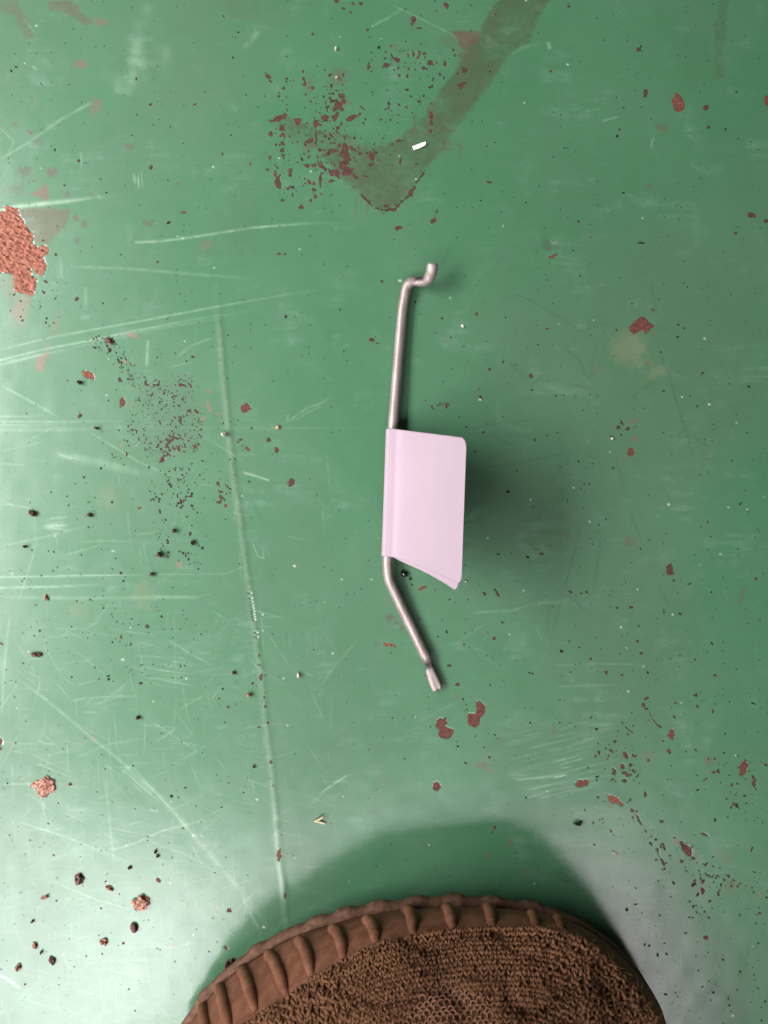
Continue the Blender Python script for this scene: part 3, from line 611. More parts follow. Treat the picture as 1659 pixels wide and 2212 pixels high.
    for p_, c_ in ((.12, (0.070, 0.038, 0.030, 1)), (.25, (0.135, 0.054, 0.043, 1)), (.45, (0.175, 0.060, 0.042, 1)), (.7, (0.30, 0.105, 0.060, 1))):
        e_ = el.new(p_); e_.color = c_
    rc = T.mix(T.math('MULTIPLY', T.mapr(rn, .40, .66), .85), T.mix(.55, ramp.outputs[0], (0.02, 0.012, 0.010)), ramp.outputs[0])
    rc = T.mix(T.math('MULTIPLY', T.mapr(rn2, .58, .75), .35), rc, T.mix(.6, rc, (0.30, 0.14, 0.09)))
    pit = T.math('MULTIPLY', T.mapr(T.noise(780, 4, .7, pos), .54, .64), T.mapr(tone, .8, .9))
    rc = T.mix(T.math('MULTIPLY', pit, .75), rc, (0.085, 0.032, 0.024))
    base = T.mix(cm, base, rc)
    base = T.mix(white, base, (0.80, 0.76, 0.66))
    rgh = T.math('ADD', .46, T.math('MULTIPLY', T.math('SUBTRACT', n_mid, .5), .16))
    rgh = T.math('ADD', rgh, T.math('MULTIPLY', T.mapr(dirt_and_shade, .4, .8), .10))
    rgh = T.math('ADD', rgh, T.math('MULTIPLY', cm, .38), True)
    T.set(Base_Color=base, Roughness=rgh, Specular_IOR_Level=T.math('SUBTRACT', .38, T.math('MULTIPLY', cm, .15)))
    T.set(Coat_Weight=T.math('MULTIPLY', T.math('SUBTRACT', 1, cm), T.math('SUBTRACT', 1.0, T.math('MULTIPLY', T.mapr(dirt_and_shade, .4, .8), .2))), Coat_Roughness=T.math('ADD', .08, T.math('MULTIPLY', T.math('ADD', n_mid, sm1), .11)), Coat_IOR=1.5)
    # relief: orange peel of the paint, brushed hairlines, grit in the rust
    hair = T.noise(1, 4, .7, T.scaled(pos, 260, 2600, 1, .35)); hair2 = T.noise(1, 4, .7, T.scaled(pos, 2300, 200, 1, .5))
    hh = T.math('ADD', T.math('MULTIPLY', hair, .6), T.math('MULTIPLY', hair2, .6))
    hh = T.math('ADD', hh, T.math('MULTIPLY', light, .8))
    b1 = T.bump(hh, .30, .00006)
    b2 = T.bump(T.math('ADD', n_fine, T.math('MULTIPLY', n_grain, 1.2)), .28, .00006, b1)
    b3 = T.bump(T.math('MULTIPLY', T.math('ADD', rn, T.math('MULTIPLY', rn2, 1.0)), cm), .9, .00018, b2)
    T.set(Normal=b3); T.set(Coat_Normal=T.bump(T.math('ADD', hh, n_fine), .16, .00006))
    return T.m
FLOOR = floor_material()

co = np.empty((NY, NX, 3), np.float32)
co[..., 0] = (GX - 829.5) * S; co[..., 1] = (1106 - GY) * S; co[..., 2] = HGT
co[0, :, 2] = co[-1, :, 2] = 0; co[:, 0, 2] = co[:, -1, 2] = 0
dzx = np.gradient(co[..., 2], axis=1) / (PITCH * S); dzy = -np.gradient(co[..., 2], axis=0) / (PITCH * S)
NRM = np.stack([-dzx, -dzy, np.ones_like(dzx)], -1); NRM /= np.linalg.norm(NRM, axis=-1, keepdims=True)
ones = np.ones((NY, NX), np.float32)
ATT = {'marks_a': np.stack([CH / 16 + .5, A['tone'], A['olive'], ones], -1), 'marks_b': np.stack([A['light'], A['dark'], A['film'], ones], -1), 'marks_c': np.stack([A['white'], A['dirt_and_shade'], A['filmtone'], ones], -1)}
ATT = {k: v.reshape(-1, 4).astype(np.float32) for k, v in ATT.items()}
idx = np.arange(NX * NY, dtype=np.int32).reshape(NY, NX)
quads = np.stack([idx[:-1, :-1], idx[1:, :-1], idx[1:, 1:], idx[:-1, 1:]], -1).reshape(-1, 4)
pad = (ID >= 0) & (CH > 0)
fid = ID[:-1, :-1].copy()
fok = pad[:-1, :-1] & pad[1:, :-1] & pad[1:, 1:] & pad[:-1, 1:]
fid[~fok] = -1
fid = fid.reshape(-1)
cnt = np.bincount(fid[fid >= 0], minlength=n_ids)
small = cnt < 9
fid[(fid >= 0) & small[np.maximum(fid, 0)]] = -1
CO = co.reshape(-1, 3); NR = NRM.reshape(-1, 3)

def sub_mesh(name, faces, extra=None):
    used, inv = np.unique(faces, return_inverse=True)
    f = inv.reshape(-1, 4).astype(np.int32); c = CO[used]; nr = NR[used]; at = {k: v[used] for k, v in ATT.items()}
    if extra is not None:
        ec, ef = extra; f = np.vstack([f, ef + len(c)]); nr = np.vstack([nr, np.tile([[0, 0, 1]], (len(ec), 1))])
        c = np.vstack([c, ec])
        z = {'marks_a': (0, 0, 0, 1), 'marks_b': (0, 0, 0, 1), 'marks_c': (0, .5, 0, 1)}
        at = {k: np.vstack([v, np.tile(np.array([z[k]], np.float32), (len(ec), 1))]) for k, v in at.items()}
    me = mesh_np(name, c, f)
    for k, v in at.items():
        a = me.attributes.new(k, 'FLOAT_COLOR', 'POINT'); a.data.foreach_set('color', np.ascontiguousarray(v, np.float32).ravel())
    me.normals_split_custom_set_from_vertices(nr.astype(float).tolist() if len(nr) < 5000 else nr)
    me.materials.append(FLOOR)
    return me
# the rest of the sheet out to 1.2 m all round
xa, xb = CO[:, 0].min(), CO[:, 0].max(); ya, yb = CO[:, 1].min(), CO[:, 1].max(); R_ = 1.2
ec = np.array([(-R_, -R_, 0), (R_, -R_, 0), (R_, R_, 0), (-R_, R_, 0), (xa, ya, 0), (xb, ya, 0), (xb, yb, 0), (xa, yb, 0)], np.float32)
ef = np.array([(0, 1, 5, 4), (1, 2, 6, 5), (2, 3, 7, 6), (3, 0, 4, 7)], np.int32)
floor = link('painted_floor', sub_mesh('painted_floor', quads[fid < 0], (ec, ef)))
tag(floor, 'scuffed green painted steel floor with rust chips, scratches and an olive streak', 'floor', kind='structure')
order = np.argsort(fid, kind='stable'); fs = fid[order]
st = np.searchsorted(fs, np.arange(n_ids)); en = np.searchsorted(fs, np.arange(n_ids), side='right')
big_ids = [i for i in np.argsort(-cnt) if en[i] - st[i] > 0]
for r_, i in enumerate(big_ids[:280]):
    nm = 'rust_patch' if i == RUST_ID else 'paint_chip'
    link(nm, sub_mesh(nm, quads[order[st[i]:en[i]]]), parent=floor)
rest = [i for i in big_ids[280:]]
if rest:
    fq = np.concatenate([quads[order[st[i]:en[i]]] for i in rest])
    tag(link('paint_chips', sub_mesh('paint_chips', fq), parent=floor), kind='stuff')

# ------------------------------------------------------------------ object materials
def metal_material():
    T = NT('dull_galvanised_steel')
    tc = T.new('ShaderNodeTexCoord'); p = tc.outputs['Object']
    at = T.new('ShaderNodeAttribute', attribute_name='grime')
    streak = T.noise(1, 4, .6, T.scaled(p, 1500, 90, 1500)); spot = T.noise(1400, 3, .6, p); blot = T.noise(260, 4, .6, p)
    c = T.mix(T.mapr(streak, .35, .68), (0.30, 0.25, 0.235), (0.43, 0.365, 0.345))
    c = T.mix(T.math('MULTIPLY', T.mapr(blot, .5, .72), .4), c, (0.36, 0.28, 0.25))
    c = T.mix(T.math('MULTIPLY', T.mapr(spot, .70, .76), .8), c, (0.10, 0.07, 0.06))
    c = T.mix(at.outputs['Fac'], c, (0.035, 0.028, 0.024))
    T.set(Base_Color=c, Metallic=T.math('SUBTRACT', .62, T.math('MULTIPLY', at.outputs['Fac'], .6)), Roughness=T.math('ADD', .42, T.math('MULTIPLY', streak, .22)))
    T.set(Normal=T.bump(T.math('ADD', streak, T.math('MULTIPLY', spot, .4)), .35, .00008))
    return T.m
def plain(name, c1, c2, rough, scale=900, bump=.4, bd=.0001, spec=.4, trans=0):
    T = NT(name); tc = T.new('ShaderNodeTexCoord'); p = tc.outputs['Object']
    n = T.noise(scale, 5, .65, p)
    T.set(Base_Color=T.mix(T.mapr(n, .38, .64), c1, c2), Roughness=rough, Specular_IOR_Level=spec)
    if bump: T.set(Normal=T.bump(n, bump, bd))
    return T
STEEL = metal_material()

# ------------------------------------------------------------------ bent steel rod
def sweep(pts, rads, flat=None, nseg=20, cap=True):
    """tube along pts; rads per point, flat = vertical squash per point"""
    pts = [Vector(p) for p in pts]; co_, f_ = [], []
    up = Vector((0, 0, 1))
    prev = None
    for i, p in enumerate(pts):
        a = pts[max(i - 1, 0)]; b = pts[min(i + 1, len(pts) - 1)]
        t = (b - a).normalized()
        s = t.cross(up)
        if s.length < .2: s = prev.copy()
        s.normalize()
        if prev is not None and s.dot(prev) < 0: s = -s
        prev = s
        n = s.cross(t).normalized(); k = 1 if flat is None else flat[i]
        for j in range(nseg):
            an = 2 * math.pi * j / nseg
            co_.append(p + s * math.cos(an) * rads[i][0] + n * math.sin(an) * rads[i][1])
    m = len(pts)
    for i in range(m - 1):
        for j in range(nseg):
            f_.append((i * nseg + j, i * nseg + (j + 1) % nseg, (i + 1) * nseg + (j + 1) % nseg, (i + 1) * nseg + j))
    me = bpy.data.meshes.new('tube')
    fc = list(f_)
    if cap:
        fc.append(tuple(range(nseg))); fc.append(tuple((m - 1) * nseg + j for j in reversed(range(nseg))))
    me.from_pydata([tuple(c) for c in co_], [], fc); 
    for pl in me.polygons: pl.use_smooth = len(pl.vertices) == 4
    bm = bmesh.new(); bm.from_mesh(me); bmesh.ops.recalc_face_normals(bm, faces=bm.faces); bm.to_mesh(me); bm.free()
    return me, pts
RODR = 0.00133
path = [(935.0,569,6.6),(933.0,582,6.2),(930.6,592.5,5.4),(926,601.5,4.6),(917,608,3.6),(905.5,608.8,3.0),(893.5,608,2.6),(885,611.5,2.2),(879.5,619,1.9),(876.5,630,1.7),(873,650,1.5),(869.6,672,1.45),(863.5,742,1.5),(857.7,812,1.75),(848.7,925.5,2.3),(842.5,1065,2.8),(837.4,1204,2.9),(837.6,1228,2.8),(839.6,1246,2.7),(845.5,1264,2.5),(861.7,1299,2.1),(892,1362,1.7),(923.0,1426,1.7)]
rp = cat([tuple(world(x, y, z / 1000)) for x, y, z in path], 260)
rad = []
for i in range(len(rp)):
    fy = 1106 - rp[i][1] / S * H / (H - rp[i][2]); fx = rp[i][0] / S * H / (H - rp[i][2]) + 829.5
    w_ = h_ = RODR
    q = math.exp(-(((fx - 901) / 9) ** 2 + ((fy - 608) / 9) ** 2))      # pinched in the hook bend
    w_ *= 1 - .14 * q; h_ *= 1 - .38 * q
    if fy < 606: w_ *= 1.10
    lump = 1 + .012 * mnoise.noise(Vector((fx * .05, fy * .05, 3)))
    rad.append((w_ * lump, h_ * lump))
rad[0] = (RODR * .93, RODR * .93)
# round the sheared lower end into the neck
rod_root = empty('bent_steel_rod', world(857, 812, 0))
tag(rod_root, 'dull grey bent steel rod with hooked top and flattened bottom end', 'metal rod')
me, _ = sweep(rp, rad)
grime = me.attributes.new('grime', 'FLOAT', 'POINT')
vals = []
for v in me.vertices:
    k = H / (H - v.co.z); fx = v.co.x / S * k + 829.5; fy = 1106 - v.co.y / S * k
    m = 1.1 * math.exp(-(((fx - 906) / 11) ** 4 + ((fy - 600) / 7.5) ** 4))
    m += .55 * math.exp(-(((fx - 884) / 7) ** 2 + ((fy - 606) / 5) ** 2))
    m += .25 * max(0, mnoise.noise(Vector((fx * .06, fy * .02, 1)))) + (.5 * math.exp(-((fy - 1426) / 3.) ** 2))
    vals.append(min(1, m))
grime.data.foreach_set('value', vals)
me.transform(__import__('mathutils').Matrix.Translation(-rod_root.location))
link('rod_shaft', me, STEEL, rod_root)

# flattened, grooved end: neck, then blade with a lengthwise groove and a notched tip
def blade():
    ctr = cat([tuple(world(*c)) for c in ((921.5,1423,.0018),(925,1432,.0017),(927.5,1440,.0016),(930.5,1452,.0016),(935,1464,.0015),(940,1477,.0014),(945.5,1490,.0013))], 46)
    ws = np.interp(np.linspace(0, 1, 46), [0,.1,.2,.28,.45,.62,.85,1], [1.25,1.0,.84,.96,1.26,1.42,1.46,1.36]) * 1e-3
    hs = np.interp(np.linspace(0, 1, 46), [0,.1,.2,.3,.5,.8,1], [1.1,.80,.55,.60,.80,.80,.74]) * 1e-3
    gr = np.interp(np.linspace(0, 1, 46), [0,.35,.6,1], [0,0,.18,.30]) * 1e-3
    n = 28; co_, f_ = [], []
    for i in range(46):
        a, b = ctr[max(i-1,0)], ctr[min(i+1,45)]; t = Vector(b - a).normalized(); s = t.cross(Vector((0,0,1))).normalized(); nn = s.cross(t)
        for j in range(n):
            an = 2 * math.pi * j / n; c, sn = math.cos(an), math.sin(an)
            c2 = math.copysign(abs(c) ** .75, c); s2 = math.copysign(abs(sn) ** .7, sn)
            off = 0
            if sn > 0: off = -gr[i] * math.exp(-((c2 + .18) / .17) ** 2)
            tip = t * 0
            if i > 41: tip = t * (-.00055 * math.exp(-((c2 - .02) / .20) ** 2) * (i - 41) / 4 + .0002 * math.cos(c2 * 5) * (i - 41) / 4)
            co_.append(Vector(ctr[i]) + s * c2 * ws[i] + nn * (s2 * hs[i] + off) + tip)
    for i in range(45):
        for j in range(n): f_.append((i*n+j, i*n+(j+1) % n, (i+1)*n+(j+1) % n, (i+1)*n+j))
    base = len(co_); co_.append(sum((co_[45*n+j] for j in range(n)), Vector()) / n - Vector((.0001, -.0003, 0)))
    for j in range(n): f_.append((45*n+j, 45*n+(j+1) % n, base))
    m = bpy.data.meshes.new('flattened_end'); m.from_pydata([tuple(c) for c in co_], [], f_)
    for p in m.polygons: p.use_smooth = len(p.vertices) == 4
    bm = bmesh.new(); bm.from_mesh(m); bmesh.ops.recalc_face_normals(bm, faces=bm.faces); bm.to_mesh(m); bm.free()
    ga = m.attributes.new('grime', 'FLOAT', 'POINT')
    v_ = []
    for i in range(46):
        for j in range(n):
            sn = math.sin(2*math.pi*j/n); c = math.cos(2*math.pi*j/n)
            q = 1.05 * math.exp(-((i - 8.5) / 6.) ** 4) * (.72 + .28 * (c > -.3))
            if i > 42 and abs(c) < .2: q = max(q, .6)
            v_.append(min(1, q))
    v_.append(.2); ga.data.foreach_set('value', v_)
    m.transform(__import__('mathutils').Matrix.Translation(-rod_root.location))
    return m
link('flattened_end', blade(), STEEL, rod_root)

# ------------------------------------------------------------------ folded paper tag
def paper():
    T = NT('white_label_paper'); tc = T.new('ShaderNodeTexCoord'); p = tc.outputs['Object']
    n = T.noise(1800, 4, .6, p); b = T.noise(60, 4, .6, p); sp = T.noise(420, 2, .5, p)
    c = T.mix(T.math('MULTIPLY', T.mapr(b, .4, .7), .5), (0.385, 0.295, 0.345), (0.36, 0.275, 0.325))
    c = T.mix(T.math('MULTIPLY', T.mapr(sp, .78, .80), .5), c, (0.35, 0.25, 0.25))
    T.set(Base_Color=c, Roughness=.55, Specular_IOR_Level=.35, Normal=T.bump(n, .12, .00004))
    return T.m
PAPER = paper()
NA, NB = 170, 90
def sheet(prof, dy_extra, rcorner, tilt_extra=0.0):
    """profile = (u mm to the right of the fold, z mm); swept along the rod for the height of the tag"""
    pr = cat(prof, NA)
    Ls = np.concatenate([[0], np.cumsum(np.linalg.norm(np.diff(pr, axis=0), axis=1))]); LT = Ls[-1]
    top = world(834.2, 926.5, .0042); bot = world(824.5, 1201.2, .0042)
    n_ = (bot - top).normalized(); LB = (bot - top).length
    v = []
    for i in range(NA):
        u, z = pr[i] / 1000; dist = (LT - Ls[i]) / 1000
        inset = 0.0
        if dist < rcorner: inset = rcorner - math.sqrt(max(0, rcorner ** 2 - (rcorner - dist) ** 2))
        lf = max(0, Ls[i] / LT - .09) / .91
        shear = -.0049 * lf ** .95 + dy_extra * lf
        for j in range(NB):
            b = j / (NB - 1); bb_ = inset / LB + b * (1 - 2 * inset / LB)
            q = top + n_ * (bb_ * LB)
            wob = .00012 * math.sin(5 * bb_ + 2) * (Ls[i] / LT)
            v.append((q.x + u, q.y + shear, z + wob + tilt_extra * (bb_ - .5) * (Ls[i] / LT)))
    f = [(i * NB + j, (i + 1) * NB + j, (i + 1) * NB + j + 1, i * NB + j + 1) for i in range(NA - 1) for j in range(NB - 1)]
    return v, f
front = [(0.0,3.2),(0.08,4.2),(0.5,4.85),(1.7,5.15),(3.0,5.45),(4.6,6.6),(6.6,9.2),(9.0,13.0),(11.8,18.0),(14.8,24.2),(17.6,31.0)]
back = [(0.0,3.2),(0.12,2.2),(0.7,1.55),(1.8,1.5),(3.0,2.6),(4.6,5.2),(6.7,8.0),(9.3,11.4),(12.2,16.2),(14.9,21.6),(17.2,27.4)]
tag_root = empty('paper_tag', world(830, 1065, .003))
tag(tag_root, 'blank white paper tag folded over the steel rod, standing up and leaning right', 'paper tag')
for nm, pr, dy, te in (('front_flap', front, 0, 0), ('back_flap', back, -.0019, -.0004)):
    v, f = sheet(pr, dy, .0024, te)
    m = bpy.data.meshes.new(nm); m.from_pydata(v, [], f)
    for p in m.polygons: p.use_smooth = True
    m.transform(__import__('mathutils').Matrix.Translation(-tag_root.location))
    o = link(nm, m, PAPER, tag_root)
    sm = o.modifiers.new('thickness', 'SOLIDIFY'); sm.thickness = .00013; sm.offset = 0

# ------------------------------------------------------------------ brown knitted shoe
shoe = empty('brown_shoe', world(960, 2230, 0) )
tag(shoe, 'toe of a brown knitted shoe with ribbed tan rubber sole at the bottom edge', 'shoe')
MINV = __import__('mathutils').Matrix.Translation(-shoe.location)
pairs = [((380,2232),(400,2330)),((424,2171),(452,2285)),((466,2118),(500,2240)),((515,2078),(555,2196)),((570,2042),(620,2157)),((635,2008),(675,2114)),((708,1984),(745,2074)),((780,1965),(813,2041)),((865,1952),(896,2021)),
         ((955,1945),(980,2009)),((1042,1946),(1064,2004)),((1135,1956),(1156,2005)),((1205,1972),(1214,2014)),((1280,2009),(1280,2045)),((1335,2050),(1330,2090)),((1375,2092),(1371,2137)),((1408,2140),(1404,2186)),((1432,2186),(1424,2230)),((1447,2240),(1436,2290))]
z1 = np.interp(np.linspace(0, 1, 19), [0,.25,.5,.75,1], [.007,.009,.0105,.011,.010])
z2 = np.interp(np.linspace(0, 1, 19), [0,.25,.5,.75,1], [.029,.028,.027,.028,.029])
L1 = [tuple(world(*p[0], z1[i])) for i, p in enumerate(pairs)]
L2 = [tuple(world(*p[1], z2[i])) for i, p in enumerate(pairs)]
# the rest of the shoe behind the frame
rear1 = [(.0685,-.150,.008),(.066,-.19,.004),(.058,-.24,.003),(.052,-.29,.003),(.044,-.335,.004),(.020,-.358,.006),(-.010,-.358,.006),(-.030,-.338,.004),(-.038,-.29,.003),(-.042,-.24,.003),(-.047,-.19,.004),(-.0505,-.155,.006)]
rear2 = [(.0625,-.150,.030),(.060,-.19,.032),(.052,-.24,.035),(.047,-.29,.038),(.040,-.330,.040),(.020,-.350,.042),(-.008,-.350,.042),(-.025,-.332,.040),(-.033,-.29,.038),(-.036,-.24,.035),(-.041,-.19,.032),(-.0435,-.155,.030)]
def closed(pts, n, nfront):
    """front part gets most of the samples"""
    p = pts[0]; f = cat(pts[0], nfront); r = cat([pts[0][-1]] + pts[1] + [pts[0][0]], n - nfront + 2)[1:-1]
    return np.vstack([f, r])
NT_, NF = 720, 600
C1 = closed((L1, rear1), NT_, NF); C2 = closed((L2, rear2), NT_, NF)
ctr = np.array([.010, -.20, 0])
def outdir(C):
    d = np.roll(C, -1, 0) - np.roll(C, 1, 0); d[:, 2] = 0; n = np.stack([-d[:, 1], d[:, 0], 0 * d[:, 0]], 1)
    n /= np.linalg.norm(n, axis=1, keepdims=True) + 1e-12
    s = np.sign(((C - ctr) * n).sum(1)); return n * s[:, None]
O1 = outdir(C1)
def smooth(a, k=9):
    for _ in range(3): a = sum(np.roll(a, i, 0) for i in range(-k, k + 1)) / (2 * k + 1)
    return a
O1 = smooth(O1); O1 /= np.linalg.norm(O1, axis=1, keepdims=True)
def rings_mesh(name, rings, cap_first=False):
    n = len(rings[0]); c = np.vstack(rings); f = []
    for k in range(len(rings) - 1):
        a = np.arange(n) + k * n; b = np.roll(np.arange(n), -1) + k * n
        f.append(np.stack([a, b, b + n, a + n], 1))
    f = np.vstack(f)
    me = mesh_np(name, c, f)
    bm = bmesh.new(); bm.from_mesh(me)
    if cap_first:
        bm.verts.ensure_lookup_table(); bm.faces.new([bm.verts[i] for i in range(n)])
    bmesh.ops.recalc_face_normals(bm, faces=bm.faces); bm.to_mesh(me); bm.free()
    me.transform(MINV); return me
RUB = plain('tan_dusty_rubber', (0.140, 0.056, 0.031), (0.190, 0.083, 0.048), .75, 350, .35, .00012, .12)
n_ = RUB.noise(3000, 3, .6, RUB.n['Texture Coordinate'].outputs['Object']); 
RUBM = RUB.m
TREAD = plain('worn_brown_outsole', (0.100, 0.050, 0.030), (0.175, 0.088, 0.054), .75, 700, .5, .00015, .25).m
zz = np.array([0, 0, 1.0])
tt = np.linspace(0, 1, NF)
# outsole: thin lip that shows all along the front, with the tips of tread lugs
lug = np.zeros(NT_); lugpos = [(425,2171),(545,2056),(683,1990),(745,1974),(818,1957),(900,1948),(985,1944),(1068,1949),(1150,1958)]
for (fx, fy) in lugpos:
    p = np.array(world(fx, fy, .010)); d = np.hypot(C1[:, 0] - p[0], C1[:, 1] - p[1]); lug += np.clip(1.5 - d / .0022, 0, 1)
nz = np.array([mnoise.noise(Vector((i * .03, 0, 5))) for i in range(NT_)])
E = C1 + O1 * (lug * .0007 + nz * .00022)[:, None]
ro = [C1 - O1 * .012 - zz * (C1[:, 2:3] - .0005) * .75, C1 - O1 * .004 - zz * .0048, E - O1 * .0010 - zz * .0034, E - zz * .0020, E - zz * .0004, E - O1 * .0004 + zz * .0004, C1 - O1 * .0014 + zz * .0007, C1 - O1 * .0028 + zz * .0004]
link('outsole', rings_mesh('outsole', ro, True), TREAD, shoe)
# sidewall
D = C2 - C1
def wall(s):     # s 0..1 up the side; slight belly
    base = C1 - O1 * .0013 + zz * .0006
    return base + (C2 - base) * s + O1 * (.0016 * math.sin(math.pi * min(1, s)))
rw = [C1 - O1 * .0040 + zz * .0008] + [wall(s) for s in np.linspace(0, 1, 14)] + [C2 - O1 * .0007 + zz * .0003, C2 - O1 * .0030 - zz * .0006, C2 - O1 * .0045 - zz * .0025]
link('sole_sidewall', rings_mesh('sole_sidewall', rw), RUBM, shoe)
# ribs standing on the sidewall, each one a part
rib_t = []
ribs = [((430,2166),(452,2262)),((472,2129),(497,2225)),((520,2091),(553,2186)),((577,2059),(618,2150)),((642,2029),(673,2108)),((715,2004),(743,2068)),((787,1986),(811,2036)),((872,1966),(893,2016)),((962,1961),(979,2005)),((1049,1960),(1063,2001)),((1144,1972),(1157,2002)),((1200,1981),(1211,2008))]
W01 = [wall(s) for s in np.linspace(0, 1, 30)]
Wimg = []
for Wk in W01:
    k = H / (H - Wk[:NF, 2]); Wimg.append(np.stack([Wk[:NF, 0] / S * k + 829.5, 1106 - Wk[:NF, 1] / S * k], 1))
Wimg = np.stack(Wimg); W3 = np.stack([w_[:NF] for w_ in W01])
def on_wall(fx, fy):
    d = (Wimg[..., 0] - fx) ** 2 + (Wimg[..., 1] - fy) ** 2; i = np.unravel_index(np.argmin(d), d.shape); return i
extra_t = [(-1,)]
for q, ((ax, ay), (bx, by)) in enumerate(ribs):
    i0 = on_wall(ax, ay); i1 = on_wall(bx, by)
    pts, rd = [], []
    for s in np.linspace(0, 1, 16):
        a = i0[0] + (i1[0] - i0[0]) * s; b = i0[1] + (i1[1] - i0[1]) * s + 4.0 * math.sin(math.pi * s) * (1 if q < 8 else .4)
        ai = min(28, int(a)); bi = min(NF - 2, int(b)); fa, fb = min(1, a - ai), b - bi
        p = (W3[ai, bi] * (1 - fa) * (1 - fb) + W3[ai + 1, bi] * fa * (1 - fb) + W3[ai, bi + 1] * (1 - fa) * fb + W3[ai + 1, bi + 1] * fa * fb)
        prof = min(1, s / .10) ** .5 * min(1, (1.06 - s) / .3) ** .7
        h = .0006 * prof; p = p + O1[bi] * (h - .0007)
        pts.append(tuple(p)); r = .00150 * (.35 + .65 * prof) * (.8 if q > 9 else 1); rd.append((r, r))
    me, _ = sweep(pts, rd, nseg=12); me.transform(MINV)
    link('sole_rib', me, RUBM, shoe)
# upper: lofted from the rim to a spine
Nt, Ns = 420, 90
sel = np.linspace(0, NT_, Nt, endpoint=False).astype(int)
sel = np.unique(np.concatenate([np.linspace(0, NF - 1, 360).astype(int), np.linspace(NF, NT_ - 1, 60).astype(int)])); Nt = len(sel)
R2 = C2[sel]; O2 = smooth(outdir(C2), 14)[sel]
spine_y = np.clip(R2[:, 1] - .004, -.300, -.142)
spx = .010 + (R2[:, 0] - .010) * .05
def height(y): return np.interp(-y, [.09, .115, .142, .17, .21, .25, .30, .36], [.040, .046, .054, .060, .072, .085, .095, .095])
Q = np.stack([spx, spine_y, height(spine_y)], 1)
U = np.zeros((Nt, Ns, 3)); ss = np.linspace(0, 1, Ns)
for k, s in enumerate(ss):
    zf = 1 - (1 - s) ** 1.9
    base = R2 + O2 * .0004 + zz * .0016
    p = base + (Q - base) * s
    p[:, 2] = base[:, 2] - .0012 + (Q[:, 2] - base[:, 2]) * zf
    U[:, k] = p
# normals of the smooth surface
dT = np.roll(U, -1, 0) - np.roll(U, 1, 0); dS = np.gradient(U, axis=1)
NU = np.cross(dT, dS); NU /= np.linalg.norm(NU, axis=2, keepdims=True) + 1e-12
NU *= np.sign(NU[..., 2:3] + 1e-9)
lump = np.array([[mnoise.noise(Vector((U[i, k, 0] * 120, U[i, k, 1] * 120, 2))) for k in range(Ns)] for i in range(Nt)])
lump2 = np.array([[abs(mnoise.noise(Vector((U[i, k, 0] * 60, U[i, k, 1] * 95, 7)))) for k in range(Ns)] for i in range(Nt)])
U = U + NU * (lump * .0011 - np.exp(-(lump2 / .07) ** 2) * .0009)[..., None]
c = U.reshape(-1, 3); ii = np.arange(Nt); f = []
for k in range(Ns - 1):
    a = ii * Ns + k; b = np.roll(ii, -1) * Ns + k
    f.append(np.stack([a, b, b + 1, a + 1], 1))
f = np.vstack(f)
KN = plain('brown_knit_ground', (0.060, 0.028, 0.015), (0.105, 0.050, 0.028), .95, 1500, .9, .0003, .1).m
me = mesh_np('knit_upper', c, f); me.transform(MINV)
upper = link('knit_upper', me, KN, shoe)
YT = plain('brown_wool_yarn', (0.125, 0.058, 0.029), (0.195, 0.096, 0.051), .95, 2600, .9, .0002, .1)
tcn = YT.n['Texture Coordinate'].outputs['Object']; big = YT.noise(90, 4, .6, tcn)
old = YT.b.inputs['Base Color'].links[0].from_socket
YT.set(Base_Color=YT.mix(YT.math('MULTIPLY', YT.mapr(big, .42, .7), .55), old, (0.080, 0.038, 0.021)))
YARN = YT.m
LOOPM = plain('tan_mesh_yarn', (0.22, 0.105, 0.060), (0.30, 0.155, 0.095), .85, 2600, .5, .0001, .2).m
def img(p):
    k = H / (H - p[..., 2]); return np.stack([p[..., 0] / S * k + 829.5, 1106 - p[..., 1] / S * k], -1)
def strand(p0, p1, n, r, bow):
    """short fat yarn segment from p0 to p1, bowed along n"""
    d = p1 - p0; L = np.linalg.norm(d); t = d / (L + 1e-9); s = np.cross(t, n); out = []
    for q, rr_ in ((0, .35), (.25, .9), (.5, 1), (.75, .9), (1, .35)):
        c_ = p0 + d * q + n * (bow * math.sin(math.pi * q))
        for j in range(6):
            an = j * math.pi / 3; out.append(c_ + (s * math.cos(an) + n * math.sin(an)) * r * rr_)
    return out
SF = [(i * 6 + j, i * 6 + (j + 1) % 6, (i + 1) * 6 + (j + 1) % 6, (i + 1) * 6 + j) for i in range(4) for j in range(6)]
SF = np.array(SF)
net_poly = np.array([(850,2260),(880,2190),(905,2160),(950,2128),(985,2118),(1010,2140),(1045,2165),(1075,2200),(1100,2260)])
def in_poly(x, y, po):
    r = False
    for i in range(len(po)):
        (ax, ay), (bx, by) = po[i], po[(i + 1) % len(po)]
        if (ay > y) != (by > y) and x < (bx - ax) * (y - ay) / (by - ay) + ax: r = not r
    return r
kr = np.random.default_rng(5)
verts, faces, nv = [], [], 0
lverts, lfaces, lnv = [], [], 0
row_len = np.linalg.norm(np.diff(U[:, 10], axis=0), axis=1)
s_of = lambda i, k: U[i % Nt, k]
